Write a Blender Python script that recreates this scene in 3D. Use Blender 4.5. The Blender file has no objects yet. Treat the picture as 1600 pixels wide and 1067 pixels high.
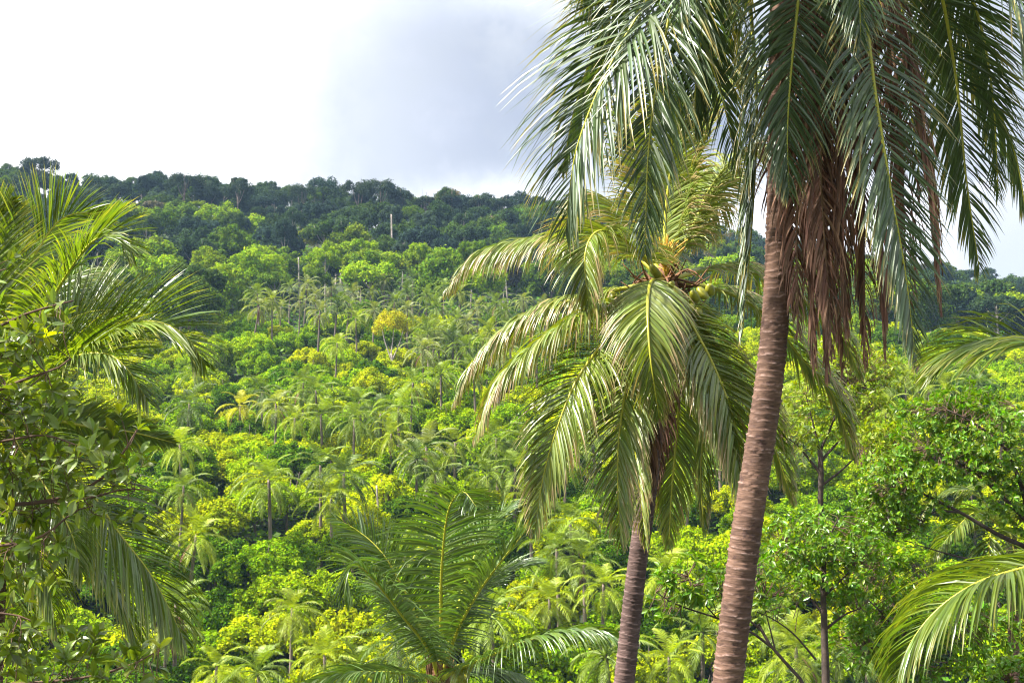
import bpy, math
import numpy as np
from mathutils import Vector
rng = np.random.default_rng(11)
R = math.radians
sc = bpy.context.scene
COL = sc.collection

# ------------------------------------------------------------------ camera, sky, sun, exposure
PITCH = R(3.33); FPX = 2000.0
cam_d = bpy.data.cameras.new('camera'); cam = bpy.data.objects.new('camera', cam_d); COL.objects.link(cam)
cam.location = (0, 0, 0); cam.rotation_euler = (R(90) + PITCH, 0, 0)
cam_d.lens = 45.0; cam_d.sensor_width = 36.0; cam_d.clip_start = .1; cam_d.clip_end = 6000
cam_d.dof.use_dof = True; cam_d.dof.focus_distance = 13.5; cam_d.dof.aperture_fstop = 5.0
sc.camera = cam
SUN_EL, SUN_AZ = R(50), R(-98)          # azimuth from +Y (view direction) towards +X; negative = left
EXPOSURE = 1.82
sdir = Vector((math.sin(SUN_AZ)*math.cos(SUN_EL), math.cos(SUN_AZ)*math.cos(SUN_EL), math.sin(SUN_EL)))
sun_d = bpy.data.lights.new('sun', 'SUN'); sun = bpy.data.objects.new('sun', sun_d); COL.objects.link(sun)
sun_d.energy = 4.6; sun_d.angle = R(1.2); sun_d.color = (1.0, .96, .88)
sun.rotation_euler = sdir.to_track_quat('Z', 'Y').to_euler()
sc.view_settings.view_transform = 'Standard'; sc.view_settings.look = 'None'
sc.view_settings.gamma = 1; sc.view_settings.exposure = EXPOSURE
sc.cycles.use_denoising = True; sc.cycles.filter_width = 1.1
sc.cycles.max_bounces = 7; sc.cycles.diffuse_bounces = 3; sc.cycles.glossy_bounces = 2
sc.cycles.transmission_bounces = 4; sc.cycles.transparent_max_bounces = 4; sc.cycles.volume_bounces = 0

class NT:
    def __init__(s, tree): s.t = tree; s.n = tree.nodes; s.l = tree.links
    def new(s, typ, **kw):
        n = s.n.new(typ)
        for k, v in kw.items(): setattr(n, k, v)
        return n
    def put(s, sock, v):
        if hasattr(v, 'is_output') or isinstance(v, bpy.types.NodeSocket): s.l.new(v, sock)
        else: sock.default_value = v
    def math(s, op, a, b=0.0, c=0.0, clamp=False):
        n = s.new('ShaderNodeMath', operation=op, use_clamp=clamp)
        for i, v in enumerate((a, b, c)): s.put(n.inputs[i], v)
        return n.outputs[0]
    def mix(s, f, a, b, blend='MIX'):
        n = s.new('ShaderNodeMix', data_type='RGBA', blend_type=blend)
        s.put(n.inputs[0], f); s.put(n.inputs[6], a if not isinstance(a, tuple) else tuple(a)+(1,)*(4-len(a)))
        s.put(n.inputs[7], b if not isinstance(b, tuple) else tuple(b)+(1,)*(4-len(b)))
        return n.outputs[2]
    def sstep(s, v, lo, hi):
        n = s.new('ShaderNodeMapRange', interpolation_type='SMOOTHSTEP')
        s.put(n.inputs[0], v); n.inputs[1].default_value = lo; n.inputs[2].default_value = hi
        return n.outputs[0]
    def noise(s, vec, scale, detail=3, rough=.55):
        n = s.new('ShaderNodeTexNoise'); s.put(n.inputs['Vector'], vec)
        n.inputs['Scale'].default_value = scale; n.inputs['Detail'].default_value = detail
        n.inputs['Roughness'].default_value = rough
        return n.outputs[0]

world = bpy.data.worlds.new('World'); sc.world = world; world.use_nodes = True
w = NT(world.node_tree); w.n.clear()
sky = w.new('ShaderNodeTexSky', sky_type='NISHITA'); sky.sun_disc = False
sky.sun_elevation = SUN_EL; sky.sun_rotation = SUN_AZ
tc = w.new('ShaderNodeTexCoord'); sp = w.new('ShaderNodeSeparateXYZ'); w.l.new(tc.outputs['Generated'], sp.inputs[0])
nz1 = w.noise(tc.outputs['Generated'], 2.2, 5, .55)
nz2 = w.noise(tc.outputs['Generated'], 9.0, 4, .6)
az = w.math('ARCTAN2', sp.outputs[0], sp.outputs[1])             # bearing of the sky direction
el = w.math('ARCSINE', sp.outputs[2])
nz3 = w.noise(tc.outputs['Generated'], 4.5, 6, .6)
azn = w.math('ADD', az, w.math('MULTIPLY', w.math('SUBTRACT', nz3, .5), .6))
eln = w.math('ADD', el, w.math('MULTIPLY', w.math('SUBTRACT', nz3, .47), .16))
m_az = w.sstep(azn, -.34, .0)
m_el = w.math('MULTIPLY', w.sstep(eln, .155, .205), w.math('SUBTRACT', 1.0, w.math('MULTIPLY', w.sstep(eln, .29, .38), .6)))
grey = w.math('MULTIPLY', m_az, m_el)
lump = w.sstep(nz1, .40, .66)                                    # the grey cloud bank breaks up overhead
hi = w.sstep(el, .28, .55)
grey = w.math('MULTIPLY', grey, w.math('SUBTRACT', 1.0, w.math('MULTIPLY', hi, w.math('SUBTRACT', 1.0, lump))))
side = w.math('MULTIPLY', w.sstep(az, .28, .36), w.sstep(el, .33, .1))
grey = w.math('MAXIMUM', grey, w.math('MULTIPLY', side, .9))
white = w.mix(w.sstep(nz1, .35, .7), (.42, .43, .45), (.52, .52, .525))
bluegrey = w.mix(w.sstep(nz3, .38, .62), (.140, .159, .205), (.210, .227, .256))
clouds = w.mix(grey, white, bluegrey)
nish = w.mix(1.0, sky.outputs[0], (.1, .1, .1), 'MULTIPLY')
cover = w.math('SUBTRACT', 1.0, w.math('MULTIPLY', w.math('MULTIPLY', hi, w.sstep(nz1, .62, .45)), .7))
clouds = w.mix(1.0, clouds, w.mix(w.sstep(el, .35, .9), (1, 1, 1), (1.7, 1.7, 1.66)), 'MULTIPLY')   # unseen cloud overhead made brighter, added fill to lift the shadows
final = w.mix(cover, nish, clouds)
bg = w.new('ShaderNodeBackground'); w.l.new(final, bg.inputs[0]); bg.inputs[1].default_value = 1.0
wo = w.new('ShaderNodeOutputWorld'); w.l.new(bg.outputs[0], wo.inputs[0])

def at(px, py, d):
    """World point at forward distance d (metres along +Y) seen at photograph pixel px, py."""
    x = (px-800)/FPX; y = -(py-533.5)/FPX
    dy = math.cos(PITCH) - y*math.sin(PITCH); dz = math.sin(PITCH) + y*math.cos(PITCH)
    return np.array([x/dy*d, d, dz/dy*d])

# ------------------------------------------------------------------ terrain
_py = [(96, 1000), (107, 900), (127, 750), (147, 650), (168, 600), (205, 540), (250, 490), (345, 400), (425, 330), (480, 292)]
_ty = [0, 6, 14, 30, 55, 80] + [p[0] for p in _py] + [560, 700, 1600, 5000]
_tz = [-1.7, -4.5, -8.5, -15, -23, -28] + [(650-p[1])/FPX*p[0]-10 for p in _py] + [78, 55, 10, 0]
_ux = [-700, -300, 0, 130, 200, 290, 400, 560, 620, 700, 870, 1100, 1300, 1500, 1600, 2000, 2600]
_uy = [230, 240, 276, 286, 290, 300, 310, 312, 314, 328, 340, 385, 430, 470, 486, 520, 540]
_ys = np.linspace(0, 2000, 4001)
_zs = np.interp(_ys, _ty, _tz)
_k = np.ones(31)/31; _zs = np.convolve(np.pad(_zs, 15, mode='edge'), _k, 'valid')
def T(x, y):
    x = np.asarray(x, float); y = np.asarray(y, float)
    z = np.interp(y, _ys, _zs)
    u = x/np.maximum(np.abs(y), 40)*FPX+800
    s = (650-np.interp(u, _ux, _uy))/(650-292)
    b = np.clip((y-170)/200, 0, 1); b = b*b*(3-2*b)
    far = np.maximum(z, 0)
    z = z + far*(s-1)*b
    z = z + 1.3*np.sin(x*.055+1)*np.sin(y*.045)*np.clip(y/150, 0, 1.6) + 1.0*np.sin(x*.13+y*.09)*np.clip(y/150, 0, 1)
    return z
def hit(px, py, H):
    """Distance at which the sight line meets the terrain raised by H."""
    for d in np.arange(82, 640, 1.0):
        p = at(px, py, d)
        if p[2] <= T(p[0], p[1])+H: return d, p
    return None, None

# ------------------------------------------------------------------ mesh helpers
def nrm(v): return v/np.maximum(np.linalg.norm(v, axis=-1, keepdims=True), 1e-9)
class MB:
    def __init__(s): s.V = []; s.F = []; s.A = []; s.n = 0
    def add(s, V, F, t=0.0):
        V = np.asarray(V, float).reshape(-1, 3); F = np.asarray(F, int).reshape(-1, 4)
        s.V.append(V); s.F.append(F+s.n); s.A.append(np.broadcast_to(np.asarray(t, float), (len(V),)).copy()); s.n += len(V)
    def mesh(s, name, m, org=(0, 0, 0), smooth=False):
        V = np.concatenate(s.V)-np.asarray(org); F = np.concatenate(s.F); A = np.concatenate(s.A)
        me = bpy.data.meshes.new(name)
        me.vertices.add(len(V)); me.vertices.foreach_set('co', V.astype(np.float32).ravel())
        me.loops.add(F.size); me.loops.foreach_set('vertex_index', F.astype(np.int32).ravel())
        me.polygons.add(len(F)); me.polygons.foreach_set('loop_start', np.arange(0, F.size, 4, dtype=np.int32))
        me.polygons.foreach_set('use_smooth', np.full(len(F), smooth))
        a = me.attributes.new('t', 'FLOAT', 'POINT'); a.data.foreach_set('value', A.astype(np.float32))
        me.update(calc_edges=True); me.validate()
        me.materials.append(m)
        return me
    def build(s, name, m, parent=None, smooth=False, org=(0, 0, 0)):
        o = bpy.data.objects.new(name, s.mesh(name, m, org, smooth)); COL.objects.link(o)
        if parent is not None: o.parent = parent
        return o
def thing(name, label, cat, loc=(0, 0, 0), group=None):
    o = bpy.data.objects.new(name, None); COL.objects.link(o); o.empty_display_size = .2
    o.location = loc; o['label'] = label; o['category'] = cat
    if group: o['group'] = group
    return o

def crom(pts, n):
    P = np.array(pts, float); P = np.vstack([2*P[0]-P[1], P, 2*P[-1]-P[-2]])
    out = []
    for i in range(1, len(P)-2):
        a, b, c, d = P[i-1:i+3]
        for t in np.linspace(0, 1, 24, endpoint=False):
            out.append(.5*((2*b)+(c-a)*t+(2*a-5*b+4*c-d)*t*t+(3*b-a-3*c+d)*t**3))
    out.append(P[-2]); out = np.array(out)
    L = np.concatenate([[0], np.cumsum(np.linalg.norm(np.diff(out, axis=0), axis=1))])
    s = np.linspace(0, L[-1], n)
    return np.stack([np.interp(s, L, out[:, k]) for k in range(3)], 1), L[-1]
def tube(P, r, sides=8, wob=0, t=0.0):
    P = np.asarray(P, float); n = len(P); T_ = nrm(np.gradient(P, axis=0))
    ref = np.array([0, 1, 0.]) if abs(T_[0][1]) < .9 else np.array([1, 0, 0.])
    Nn = np.zeros_like(P); v = nrm(np.cross(T_[0], ref))
    for i in range(n):
        v = nrm(v-(v@T_[i])*T_[i]); Nn[i] = v
    Bn = np.cross(T_, Nn)
    a = np.linspace(0, 2*np.pi, sides, endpoint=False)
    r = np.broadcast_to(np.asarray(r, float).reshape(n, -1), (n, sides) if np.asarray(r).ndim == 2 else (n, 1))
    V = P[:, None]+(np.cos(a)[None, :, None]*Nn[:, None]+np.sin(a)[None, :, None]*Bn[:, None])*r[..., None]
    idx = np.arange(n*sides).reshape(n, sides); j = np.roll(idx, -1, 1)
    F = np.stack([idx[:-1], j[:-1], j[1:], idx[1:]], -1).reshape(-1, 4)
    V = V.reshape(-1, 3)
    V = np.vstack([V, P[-1:]]); c = len(V)-1                     # closed tip
    cap = [[idx[-1, k], idx[-1, (k+1) % sides], idx[-1, (k+2) % sides], c] for k in range(0, sides-1, 2)]
    F = np.vstack([F, cap])
    if np.ndim(t): t = np.concatenate([np.asarray(t).ravel(), [0]])
    return V, F, t
def blades(mb, pos, d, Wv, L, hw, g=0.6, S=5, fold=.25, prof=None, curl=None):
    """Leaf blades: curved strips folded along their middle. pos,d,Wv (n,3); L,hw,g (n,)."""
    n = len(pos); L = np.broadcast_to(L, (n,)); hw = np.broadcast_to(hw, (n,)); g = np.broadcast_to(g, (n,))
    p = pos.copy(); d = nrm(d); C = []; W = []; Nn = []
    for k in range(S):
        wv = nrm(Wv-(Wv*d).sum(1, keepdims=True)*d)
        C.append(p.copy()); W.append(wv); Nn.append(np.cross(d, wv))
        d = nrm(d+np.array([0, 0, -1.])*(g*(k+1)/S*2/S)[:, None]); p = p+d*(L/(S-1))[:, None]
    C = np.stack(C, 1); W = np.stack(W, 1); Nn = np.stack(Nn, 1)
    if prof is None: prof = [.5, 1, 1, .8, .5, .04] if S == 6 else list(np.interp(np.linspace(0, 1, S), [0, .2, .6, 1], [.5, 1, .85, .05]))
    ww = (np.array(prof)[None]*hw[:, None])[..., None]
    up = np.where((Nn[:, :1, 2:] < 0), -1, 1)
    tt = np.broadcast_to(np.linspace(0, 1, S)[None, :, None], (n, S, 3 if fold else 2))
    if fold:
        V = np.stack([C-W*ww+Nn*up*ww*fold, C, C+W*ww+Nn*up*ww*fold], 2); m = 3
    else:
        V = np.stack([C-W*ww, C+W*ww], 2); m = 2
    idx = np.arange(n*S*m).reshape(n, S, m)
    F = np.stack([idx[:, :-1, :-1], idx[:, :-1, 1:], idx[:, 1:, 1:], idx[:, 1:, :-1]], -1).reshape(-1, 4)
    mb.add(V.reshape(-1, 3), F, tt.ravel())

def frond(P, Ltot, mb, rb, n=90, ll=.85, hw=.022, g=1.0, ang=(72, 24), twist=(0, 0), lift=.2, start=.16, rag=.12,
          rib=.02, S=6, fold=.3, sides=(1, 1), B=None, tip=.4, seed=0, vee=.25):
    r = np.random.default_rng(seed); K = len(P)
    T_ = nrm(np.gradient(P, axis=0))
    if B is None:
        h = P[-1]-P[0]; h[2] = 0
        if np.linalg.norm(h) < .15*Ltot:
            h = P[K//2]-P[0]; h[2] = 0
        B = np.cross(nrm(h), [0, 0, 1.])
    Bs = nrm(B-(T_@B)[:, None]*T_); Ns = np.cross(Bs, T_)
    tw = np.radians(np.linspace(twist[0], twist[1], K))[:, None]
    Bs, Ns = Bs*np.cos(tw)+Ns*np.sin(tw), Ns*np.cos(tw)-Bs*np.sin(tw)
    for side in (1, -1):
        sl = sides[0] if side > 0 else sides[1]
        if sl <= 0: continue
        s = np.linspace(0, 1, n)+r.normal(0, .25/n, n); s = np.clip(s, 0, 1)
        keep = r.random(n) > rag*.25; s = s[keep]; m = len(s)
        f = (start+(1-start)*s)*(K-1); i0 = np.clip(f.astype(int), 0, K-2); fr = (f-i0)[:, None]
        lerp = lambda A: A[i0]*(1-fr)+A[i0+1]*fr
        p = lerp(P); t = nrm(lerp(T_)); b = nrm(lerp(Bs))*side; nn = nrm(lerp(Ns))
        a = np.radians(ang[0]+(ang[1]-ang[0])*s**1.1+r.normal(0, 3+8*rag, m))
        d = np.cos(a)[:, None]*t+np.sin(a)[:, None]*(b*math.cos(vee)+nn*math.sin(vee))+nn*(lift*.3+r.normal(0, .05+.1*rag, m))[:, None]
        prof = (.42+.58*np.sin(np.pi*np.clip(s*.93+.05, 0, 1)**.75))*(1-(1-tip)*s**6)
        L = ll*sl*prof*r.uniform(.88, 1.06, m)
        brk = r.random(m) < rag*.5
        gg = g*r.uniform(.7, 1.35, m)+brk*r.uniform(.5, 2.0, m)
        L = np.where(brk & (r.random(m) < .4), L*r.uniform(.4, .8, m), L)
        Wv = t*math.cos(.45)+nn*math.sin(.45)+r.normal(0, .18, (m, 3))
        blades(mb, p, d, Wv, L, hw*(.55+.45*np.sin(np.pi*np.clip(s*.8+.15, 0, 1)))*r.uniform(.85, 1.1, m), gg, S, fold)
    if rb is not None:
        u = np.linspace(0, 1, K); rr = rib*(1-u)**.8+.003+rib*1.1*np.exp(-u/.05)
        rb.add(*tube(P, rr, 6 if S > 4 else 4))

def mk_crown(seed, nl=16, nsub=6, nleaf=3600, leaf=.035, hz=.75, lo=-.35, spread=.62, lobe=(.26, .42), rnd=.55):
    """Broadleaf crown of radius 1: lobes made of smaller clumps, each clothed in leaf faces."""
    r = np.random.default_rng(seed); C = []; Rr = []
    for i in range(nl):
        z = lo+(1-lo)*((i+.5)/nl); a = i*2.39996+r.uniform(-.3, .3)
        q = math.sqrt(max(.02, 1-min(1, abs(z))**2))
        c = np.array([math.cos(a)*q, math.sin(a)*q, z*hz])*spread*r.uniform(.75, 1.18); lr = r.uniform(*lobe)
        v = nrm(r.normal(size=(nsub, 3))+[0, 0, .35]+c*.6)
        C.append(c+v*lr*.62); Rr.append(np.full(nsub, lr*.5)*r.uniform(.75, 1.25, nsub))
    C = np.concatenate(C); Rr = np.concatenate(Rr)
    k = r.choice(len(C), nleaf, p=Rr**2/(Rr**2).sum())
    v = nrm(r.normal(size=(nleaf, 3))+[0, 0, .25])
    p = C[k]+v*(Rr[k]*(r.uniform(.72, 1.12, nleaf)**.7+np.clip(r.exponential(.16, nleaf)-.1, 0, .8)))[:, None]*r.uniform(.85, 1.2, (len(C), 3))[k]
    nn = nrm(v+r.normal(size=(nleaf, 3))*rnd+[0, 0, .35])
    a = nrm(np.cross(nn, r.normal(size=(nleaf, 3)))); b = np.cross(nn, a)
    sz = leaf*r.uniform(.6, 1.5, (nleaf, 1))
    V = np.stack([p-a*sz, p-b*sz*.62, p+a*sz, p+b*sz*.62], 1)
    mb = MB(); mb.add(V.reshape(-1, 3), np.arange(nleaf*4).reshape(-1, 4), r.random(nleaf).repeat(4))
    return mb

# ------------------------------------------------------------------ materials
MATS = {}
def leaf_mat(name, base, var=.35, hue=.02, rough=.42, spec=.5, trans=.35, tcol=None, tip=None, tipamt=0.0, tint=False, big=0.0, bigcol=None, coat=0.0):
    m = bpy.data.materials.new(name); m.use_nodes = True; t = NT(m.node_tree); t.n.clear()
    geo = t.new('ShaderNodeNewGeometry'); isl = geo.outputs['Random Per Island']
    col = t.new('ShaderNodeRGB').outputs[0]; col.default_value = tuple(base)+(1,)
    if tint:
        a = t.new('ShaderNodeAttribute', attribute_type='INSTANCER', attribute_name='tint')
        col = a.outputs['Color']
    if big:
        tco = t.new('ShaderNodeTexCoord')
        nz = t.noise(tco.outputs['Object'], big, 3)
        col = t.mix(t.sstep(nz, .42, .62), col, t.mix(1.0, col, bigcol, 'MULTIPLY'))
    h = t.new('ShaderNodeHueSaturation'); t.put(h.inputs['Color'], col)
    t.put(h.inputs['Hue'], t.math('ADD', .5-hue, t.math('MULTIPLY', isl, 2*hue)))
    r2 = t.math('FRACT', t.math('MULTIPLY', isl, 37.7))
    t.put(h.inputs['Value'], t.math('ADD', 1-var, t.math('MULTIPLY', r2, 2*var)))
    col = h.outputs[0]
    if tip:
        at_ = t.new('ShaderNodeAttribute', attribute_type='GEOMETRY', attribute_name='t')
        edge = t.math('SUBTRACT', 1.15, t.math('MULTIPLY', t.math('FRACT', t.math('MULTIPLY', isl, 91.3)), tipamt*2))
        f = t.math('MULTIPLY', t.math('SUBTRACT', at_.outputs['Fac'], edge), 4.0, clamp=True)
        col = t.mix(f, col, tip)
    b = t.new('ShaderNodeBsdfPrincipled'); t.put(b.inputs['Base Color'], col)
    b.inputs['Roughness'].default_value = rough; b.inputs['Specular IOR Level'].default_value = spec
    if coat: b.inputs['Coat Weight'].default_value = coat; b.inputs['Coat Roughness'].default_value = .3
    tr = t.new('ShaderNodeBsdfTranslucent')
    t.put(tr.inputs[0], t.mix(1.0, col, tcol if tcol else (1.5, 1.5, .25), 'MULTIPLY'))
    mx = t.new('ShaderNodeMixShader'); mx.inputs[0].default_value = trans
    t.l.new(b.outputs[0], mx.inputs[1]); t.l.new(tr.outputs[0], mx.inputs[2])
    o = t.new('ShaderNodeOutputMaterial'); t.l.new(mx.outputs[0], o.inputs[0])
    MATS[name] = m; return m
def bark_mat(name, a, b, scale=(3, 3, 30), rough=.85, groove=None, spots=None):
    m = bpy.data.materials.new(name); m.use_nodes = True; t = NT(m.node_tree); bs = t.n['Principled BSDF']
    tco = t.new('ShaderNodeTexCoord'); mp = t.new('ShaderNodeMapping'); t.l.new(tco.outputs['Object'], mp.inputs[0])
    mp.inputs['Scale'].default_value = scale
    n1 = t.noise(mp.outputs[0], 1.0, 6, .65); n2 = t.noise(tco.outputs['Object'], 2.3, 4)
    col = t.mix(t.sstep(n1, .3, .7), a, b)
    col = t.mix(t.math('MULTIPLY', t.sstep(n2, .4, .65), .5), col, tuple(x*.55 for x in b))
    if spots:
        n3 = t.noise(tco.outputs['Object'], 9, 5, .7); col = t.mix(t.math('MULTIPLY', t.sstep(n3, .56, .66), .75), col, spots)
    if groove:
        g = t.new('ShaderNodeAttribute', attribute_type='GEOMETRY', attribute_name='t')
        br = t.noise(tco.outputs['Object'], 22, 4, .7); br = t.math('MULTIPLY', t.sstep(br, .3, .6), 1.1)
        col = t.mix(t.math('MULTIPLY', g.outputs['Fac'], br, clamp=True), col, groove)
        col = t.mix(t.math('MULTIPLY', t.math('MULTIPLY', g.outputs['Fac'], -1.0), br, clamp=True), col, (.035, .018, .016))
    t.put(bs.inputs['Base Color'], col); bs.inputs['Roughness'].default_value = rough
    bs.inputs['Specular IOR Level'].default_value = .25
    bp = t.new('ShaderNodeBump'); bp.inputs['Strength'].default_value = .5; bp.inputs['Distance'].default_value = .01
    t.put(bp.inputs['Height'], n1); t.l.new(bp.outputs[0], bs.inputs['Normal'])
    MATS[name] = m; return m
M_rib = leaf_mat('yellow_midrib', (.36, .34, .03), .15, .01, .4, .5, .1)
M_ribdead = leaf_mat('dead_midrib', (.16, .09, .05), .2, .01, .7, .3, .05)
M_tall = leaf_mat('tall_palm_leaflet', (.066, .108, .030), .35, .02, .48, 1.0, .25, tip=(.30, .24, .05), tipamt=.35)
M_mid = leaf_mat('coconut_palm_leaflet', (.185, .23, .03), .35, .025, .42, 1.0, .30, tip=(.36, .26, .12), tipamt=.42)
M_young = leaf_mat('young_palm_leaflet', (.085, .145, .020), .35, .02, .38, .95, .30, tip=(.22, .28, .04), tipamt=.15)
M_left = leaf_mat('left_palm_leaflet', (.13, .185, .016), .35, .02, .40, 1.0, .38, tip=(.30, .28, .05), tipamt=.3)
M_dead = leaf_mat('dead_leaflet', (.245, .135, .092), .6, .015, .75, .25, .2, tcol=(1, .8, .6))
M_hillpalm = leaf_mat('hill_palm_leaflet', (.15, .19, .04), .25, .010, .5, .35, .34, tint=True)
M_hillskirt = leaf_mat('hill_palm_dead_leaflet', (.24, .13, .08), .3, .01, .8, .2, .2, tcol=(1, .8, .6))
M_crown = leaf_mat('tree_foliage', (.1, .16, .02), .5, .022, .7, .05, .30, tint=True, big=1.7, bigcol=(.66, .76, .7))
M_leafR = leaf_mat('glossy_leaf', (.115, .215, .005), .42, .03, .38, .5, .35)
M_leafY = leaf_mat('yellow_green_leaf', (.19, .25, .006), .4, .03, .45, .5, .4)
M_leafL = leaf_mat('broad_leaf', (.125, .175, .010), .45, .02, .34, .7, .35)
M_leafLy = leaf_mat('young_broad_leaf', (.30, .33, .012), .2, .02, .4, .5, .45)
M_bark = bark_mat('dark_bark', (.09, .065, .05), (.045, .032, .026), (6, 6, 12))
M_twig = bark_mat('twig_bark', (.17, .10, .06), (.09, .055, .04), (9, 9, 12))
M_pale = bark_mat('pale_bark', (.46, .40, .34), (.28, .23, .19), (2, 2, 6))
M_hillbark = bark_mat('hill_bark', (.25, .19, .15), (.13, .10, .08), (2, 2, 8))
M_trunk = bark_mat('ringed_palm_bark', (.205, .118, .080), (.085, .047, .034), (9, 9, 60), .85, groove=(.36, .24, .20), spots=(.06, .032, .028))
M_trunk2 = bark_mat('grey_ringed_palm_bark', (.165, .105, .092), (.07, .042, .036), (9, 9, 60), .85, groove=(.27, .19, .165), spots=(.045, .028, .025))
M_fibre = bark_mat('palm_fibre', (.26, .13, .06), (.10, .05, .028), (30, 30, 3))
def simple(name, c, rough=.5, var=None):
    m = bpy.data.materials.new(name); m.use_nodes = True; t = NT(m.node_tree); bs = t.n['Principled BSDF']
    tco = t.new('ShaderNodeTexCoord'); n1 = t.noise(tco.outputs['Object'], 14, 4)
    t.put(bs.inputs['Base Color'], t.mix(t.sstep(n1, .35, .65), c, var or tuple(x*.6 for x in c))); bs.inputs['Roughness'].default_value = rough
    return m
M_nut = simple('green_coconut', (.30, .29, .02), .4, (.17, .17, .015))
M_flower = simple('flower_stalk_yellow', (.55, .36, .02), .6, (.42, .2, .02))
M_ground = simple('undergrowth_soil', (.035, .055, .012), .95, (.02, .03, .008))
n = M_ground.node_tree.nodes['Noise Texture']; n.inputs['Scale'].default_value = .35

# ------------------------------------------------------------------ ground sheet and undergrowth
gx = np.concatenate([np.linspace(-3000, -420, 10, endpoint=False), np.linspace(-420, 420, 141), np.linspace(460, 3000, 10)])
gy = np.concatenate([np.linspace(-600, -10, 8, endpoint=False), np.linspace(-10, 640, 164), np.linspace(680, 4000, 14)])
X, Y = np.meshgrid(gx, gy); Z = T(X, np.maximum(Y, 0)); Z = np.where(Y < 0, -1.7, Z)
i = np.arange(X.size).reshape(X.shape)
g = MB(); g.add(np.stack([X, Y, Z], -1).reshape(-1, 3), np.stack([i[:-1, :-1], i[:-1, 1:], i[1:, 1:], i[1:, :-1]], -1).reshape(-1, 4))
o = g.build('ground', M_ground, smooth=True); o['kind'] = 'structure'

M_under = leaf_mat('undergrowth_leaf', (.10, .19, .005), .5, .03, .6, .25, .35)
N = 130000
yy = 84*np.exp(rng.random(N)*math.log(520/84)); xx = (rng.random(N)*1.06-.53)*yy
zz = T(xx, yy)+rng.random(N)**1.5*2.6*(1+.5*np.sin(xx*.7)*np.sin(yy*.6))
p = np.stack([xx, yy, zz], 1); nn = nrm(rng.normal(size=(N, 3))*.6+[0, 0, 1]); a = nrm(np.cross(nn, rng.normal(size=(N, 3)))); b = np.cross(nn, a)
sz = (.16+.0014*yy)[:, None]*rng.uniform(.6, 1.4, (N, 1))
u = MB(); u.add(np.stack([p-a*sz, p-b*sz*.6, p+a*sz, p+b*sz*.6], 1).reshape(-1, 3), np.arange(N*4).reshape(-1, 4))
o = u.build('undergrowth', M_under); o['kind'] = 'stuff'; o['label'] = 'low green undergrowth covering the hillside between the trees'; o['category'] = 'undergrowth'

# ------------------------------------------------------------------ hill trees: meshes shared by the copies
CR_BUSH = [mk_crown(100+k, nl=32+k % 3*5, nsub=8, nleaf=17000, leaf=.036, hz=.66, lo=-.25, spread=.78, lobe=(.12, .30), rnd=.7).mesh('crown', M_crown) for k in range(6)]
CR_FOR = [mk_crown(200+k, nl=19+k % 4*4, nsub=8, nleaf=9500, leaf=.040, hz=.7+.2*(k % 3), lo=-.4, spread=.72, lobe=(.17, .33), rnd=.7).mesh('crown', M_crown) for k in range(7)]
CR_UMB = [mk_crown(300+k, nl=15, nsub=7, nleaf=5500, leaf=.042, hz=.32, lo=-.05, spread=.72, lobe=(.2, .32)).mesh('crown', M_crown) for k in range(4)]
CR_RIDGE = [mk_crown(400+k, nl=19, nsub=6, nleaf=5200, leaf=.038, hz=.6, lo=-.3, spread=.72, lobe=(.2, .34), rnd=.8).mesh('crown', M_crown) for k in range(4)]
def trunk_mesh(seed, mat, h=1.0, r=.05, limbs=4, sp=.5, fork=.62):
    """Unit tree trunk: h below the crown centre, forked limbs reaching into the crown (crown radius 1)."""
    q = np.random.default_rng(seed); mb = MB()
    lean = q.uniform(-.12, .12, 2)
    P, _ = crom([(lean[0]*h, lean[1]*h, -h), (lean[0]*.3, lean[1]*.5, -h*.5), (0, 0, 0), (0, 0, .3)], 8)
    mb.add(*tube(P, np.linspace(r*1.25, r*.5, 8), 7))
    for k in range(limbs):
        a = k*2.4+q.uniform(-.4, .4); z0 = -h*q.uniform(.15, 1-fork)
        L, _ = crom([(0, 0, z0), (math.cos(a)*sp*.5, math.sin(a)*sp*.5, z0+.22), (math.cos(a)*sp, math.sin(a)*sp, z0+.6+.1*k % .3)], 6)
        mb.add(*tube(L, np.linspace(r*.5, r*.15, 6), 5))
    return mb.mesh('trunk', mat, smooth=True)
TR_BUSH = [trunk_mesh(10+k, M_hillbark, .95, .05, 4) for k in range(2)]
TR_FOR = [trunk_mesh(20+k, M_hillbark, 1.7, .045, 4) for k in range(2)]
TR_PALE = [trunk_mesh(30+k, M_pale, 2.1, .042, 4) for k in range(2)]

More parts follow.
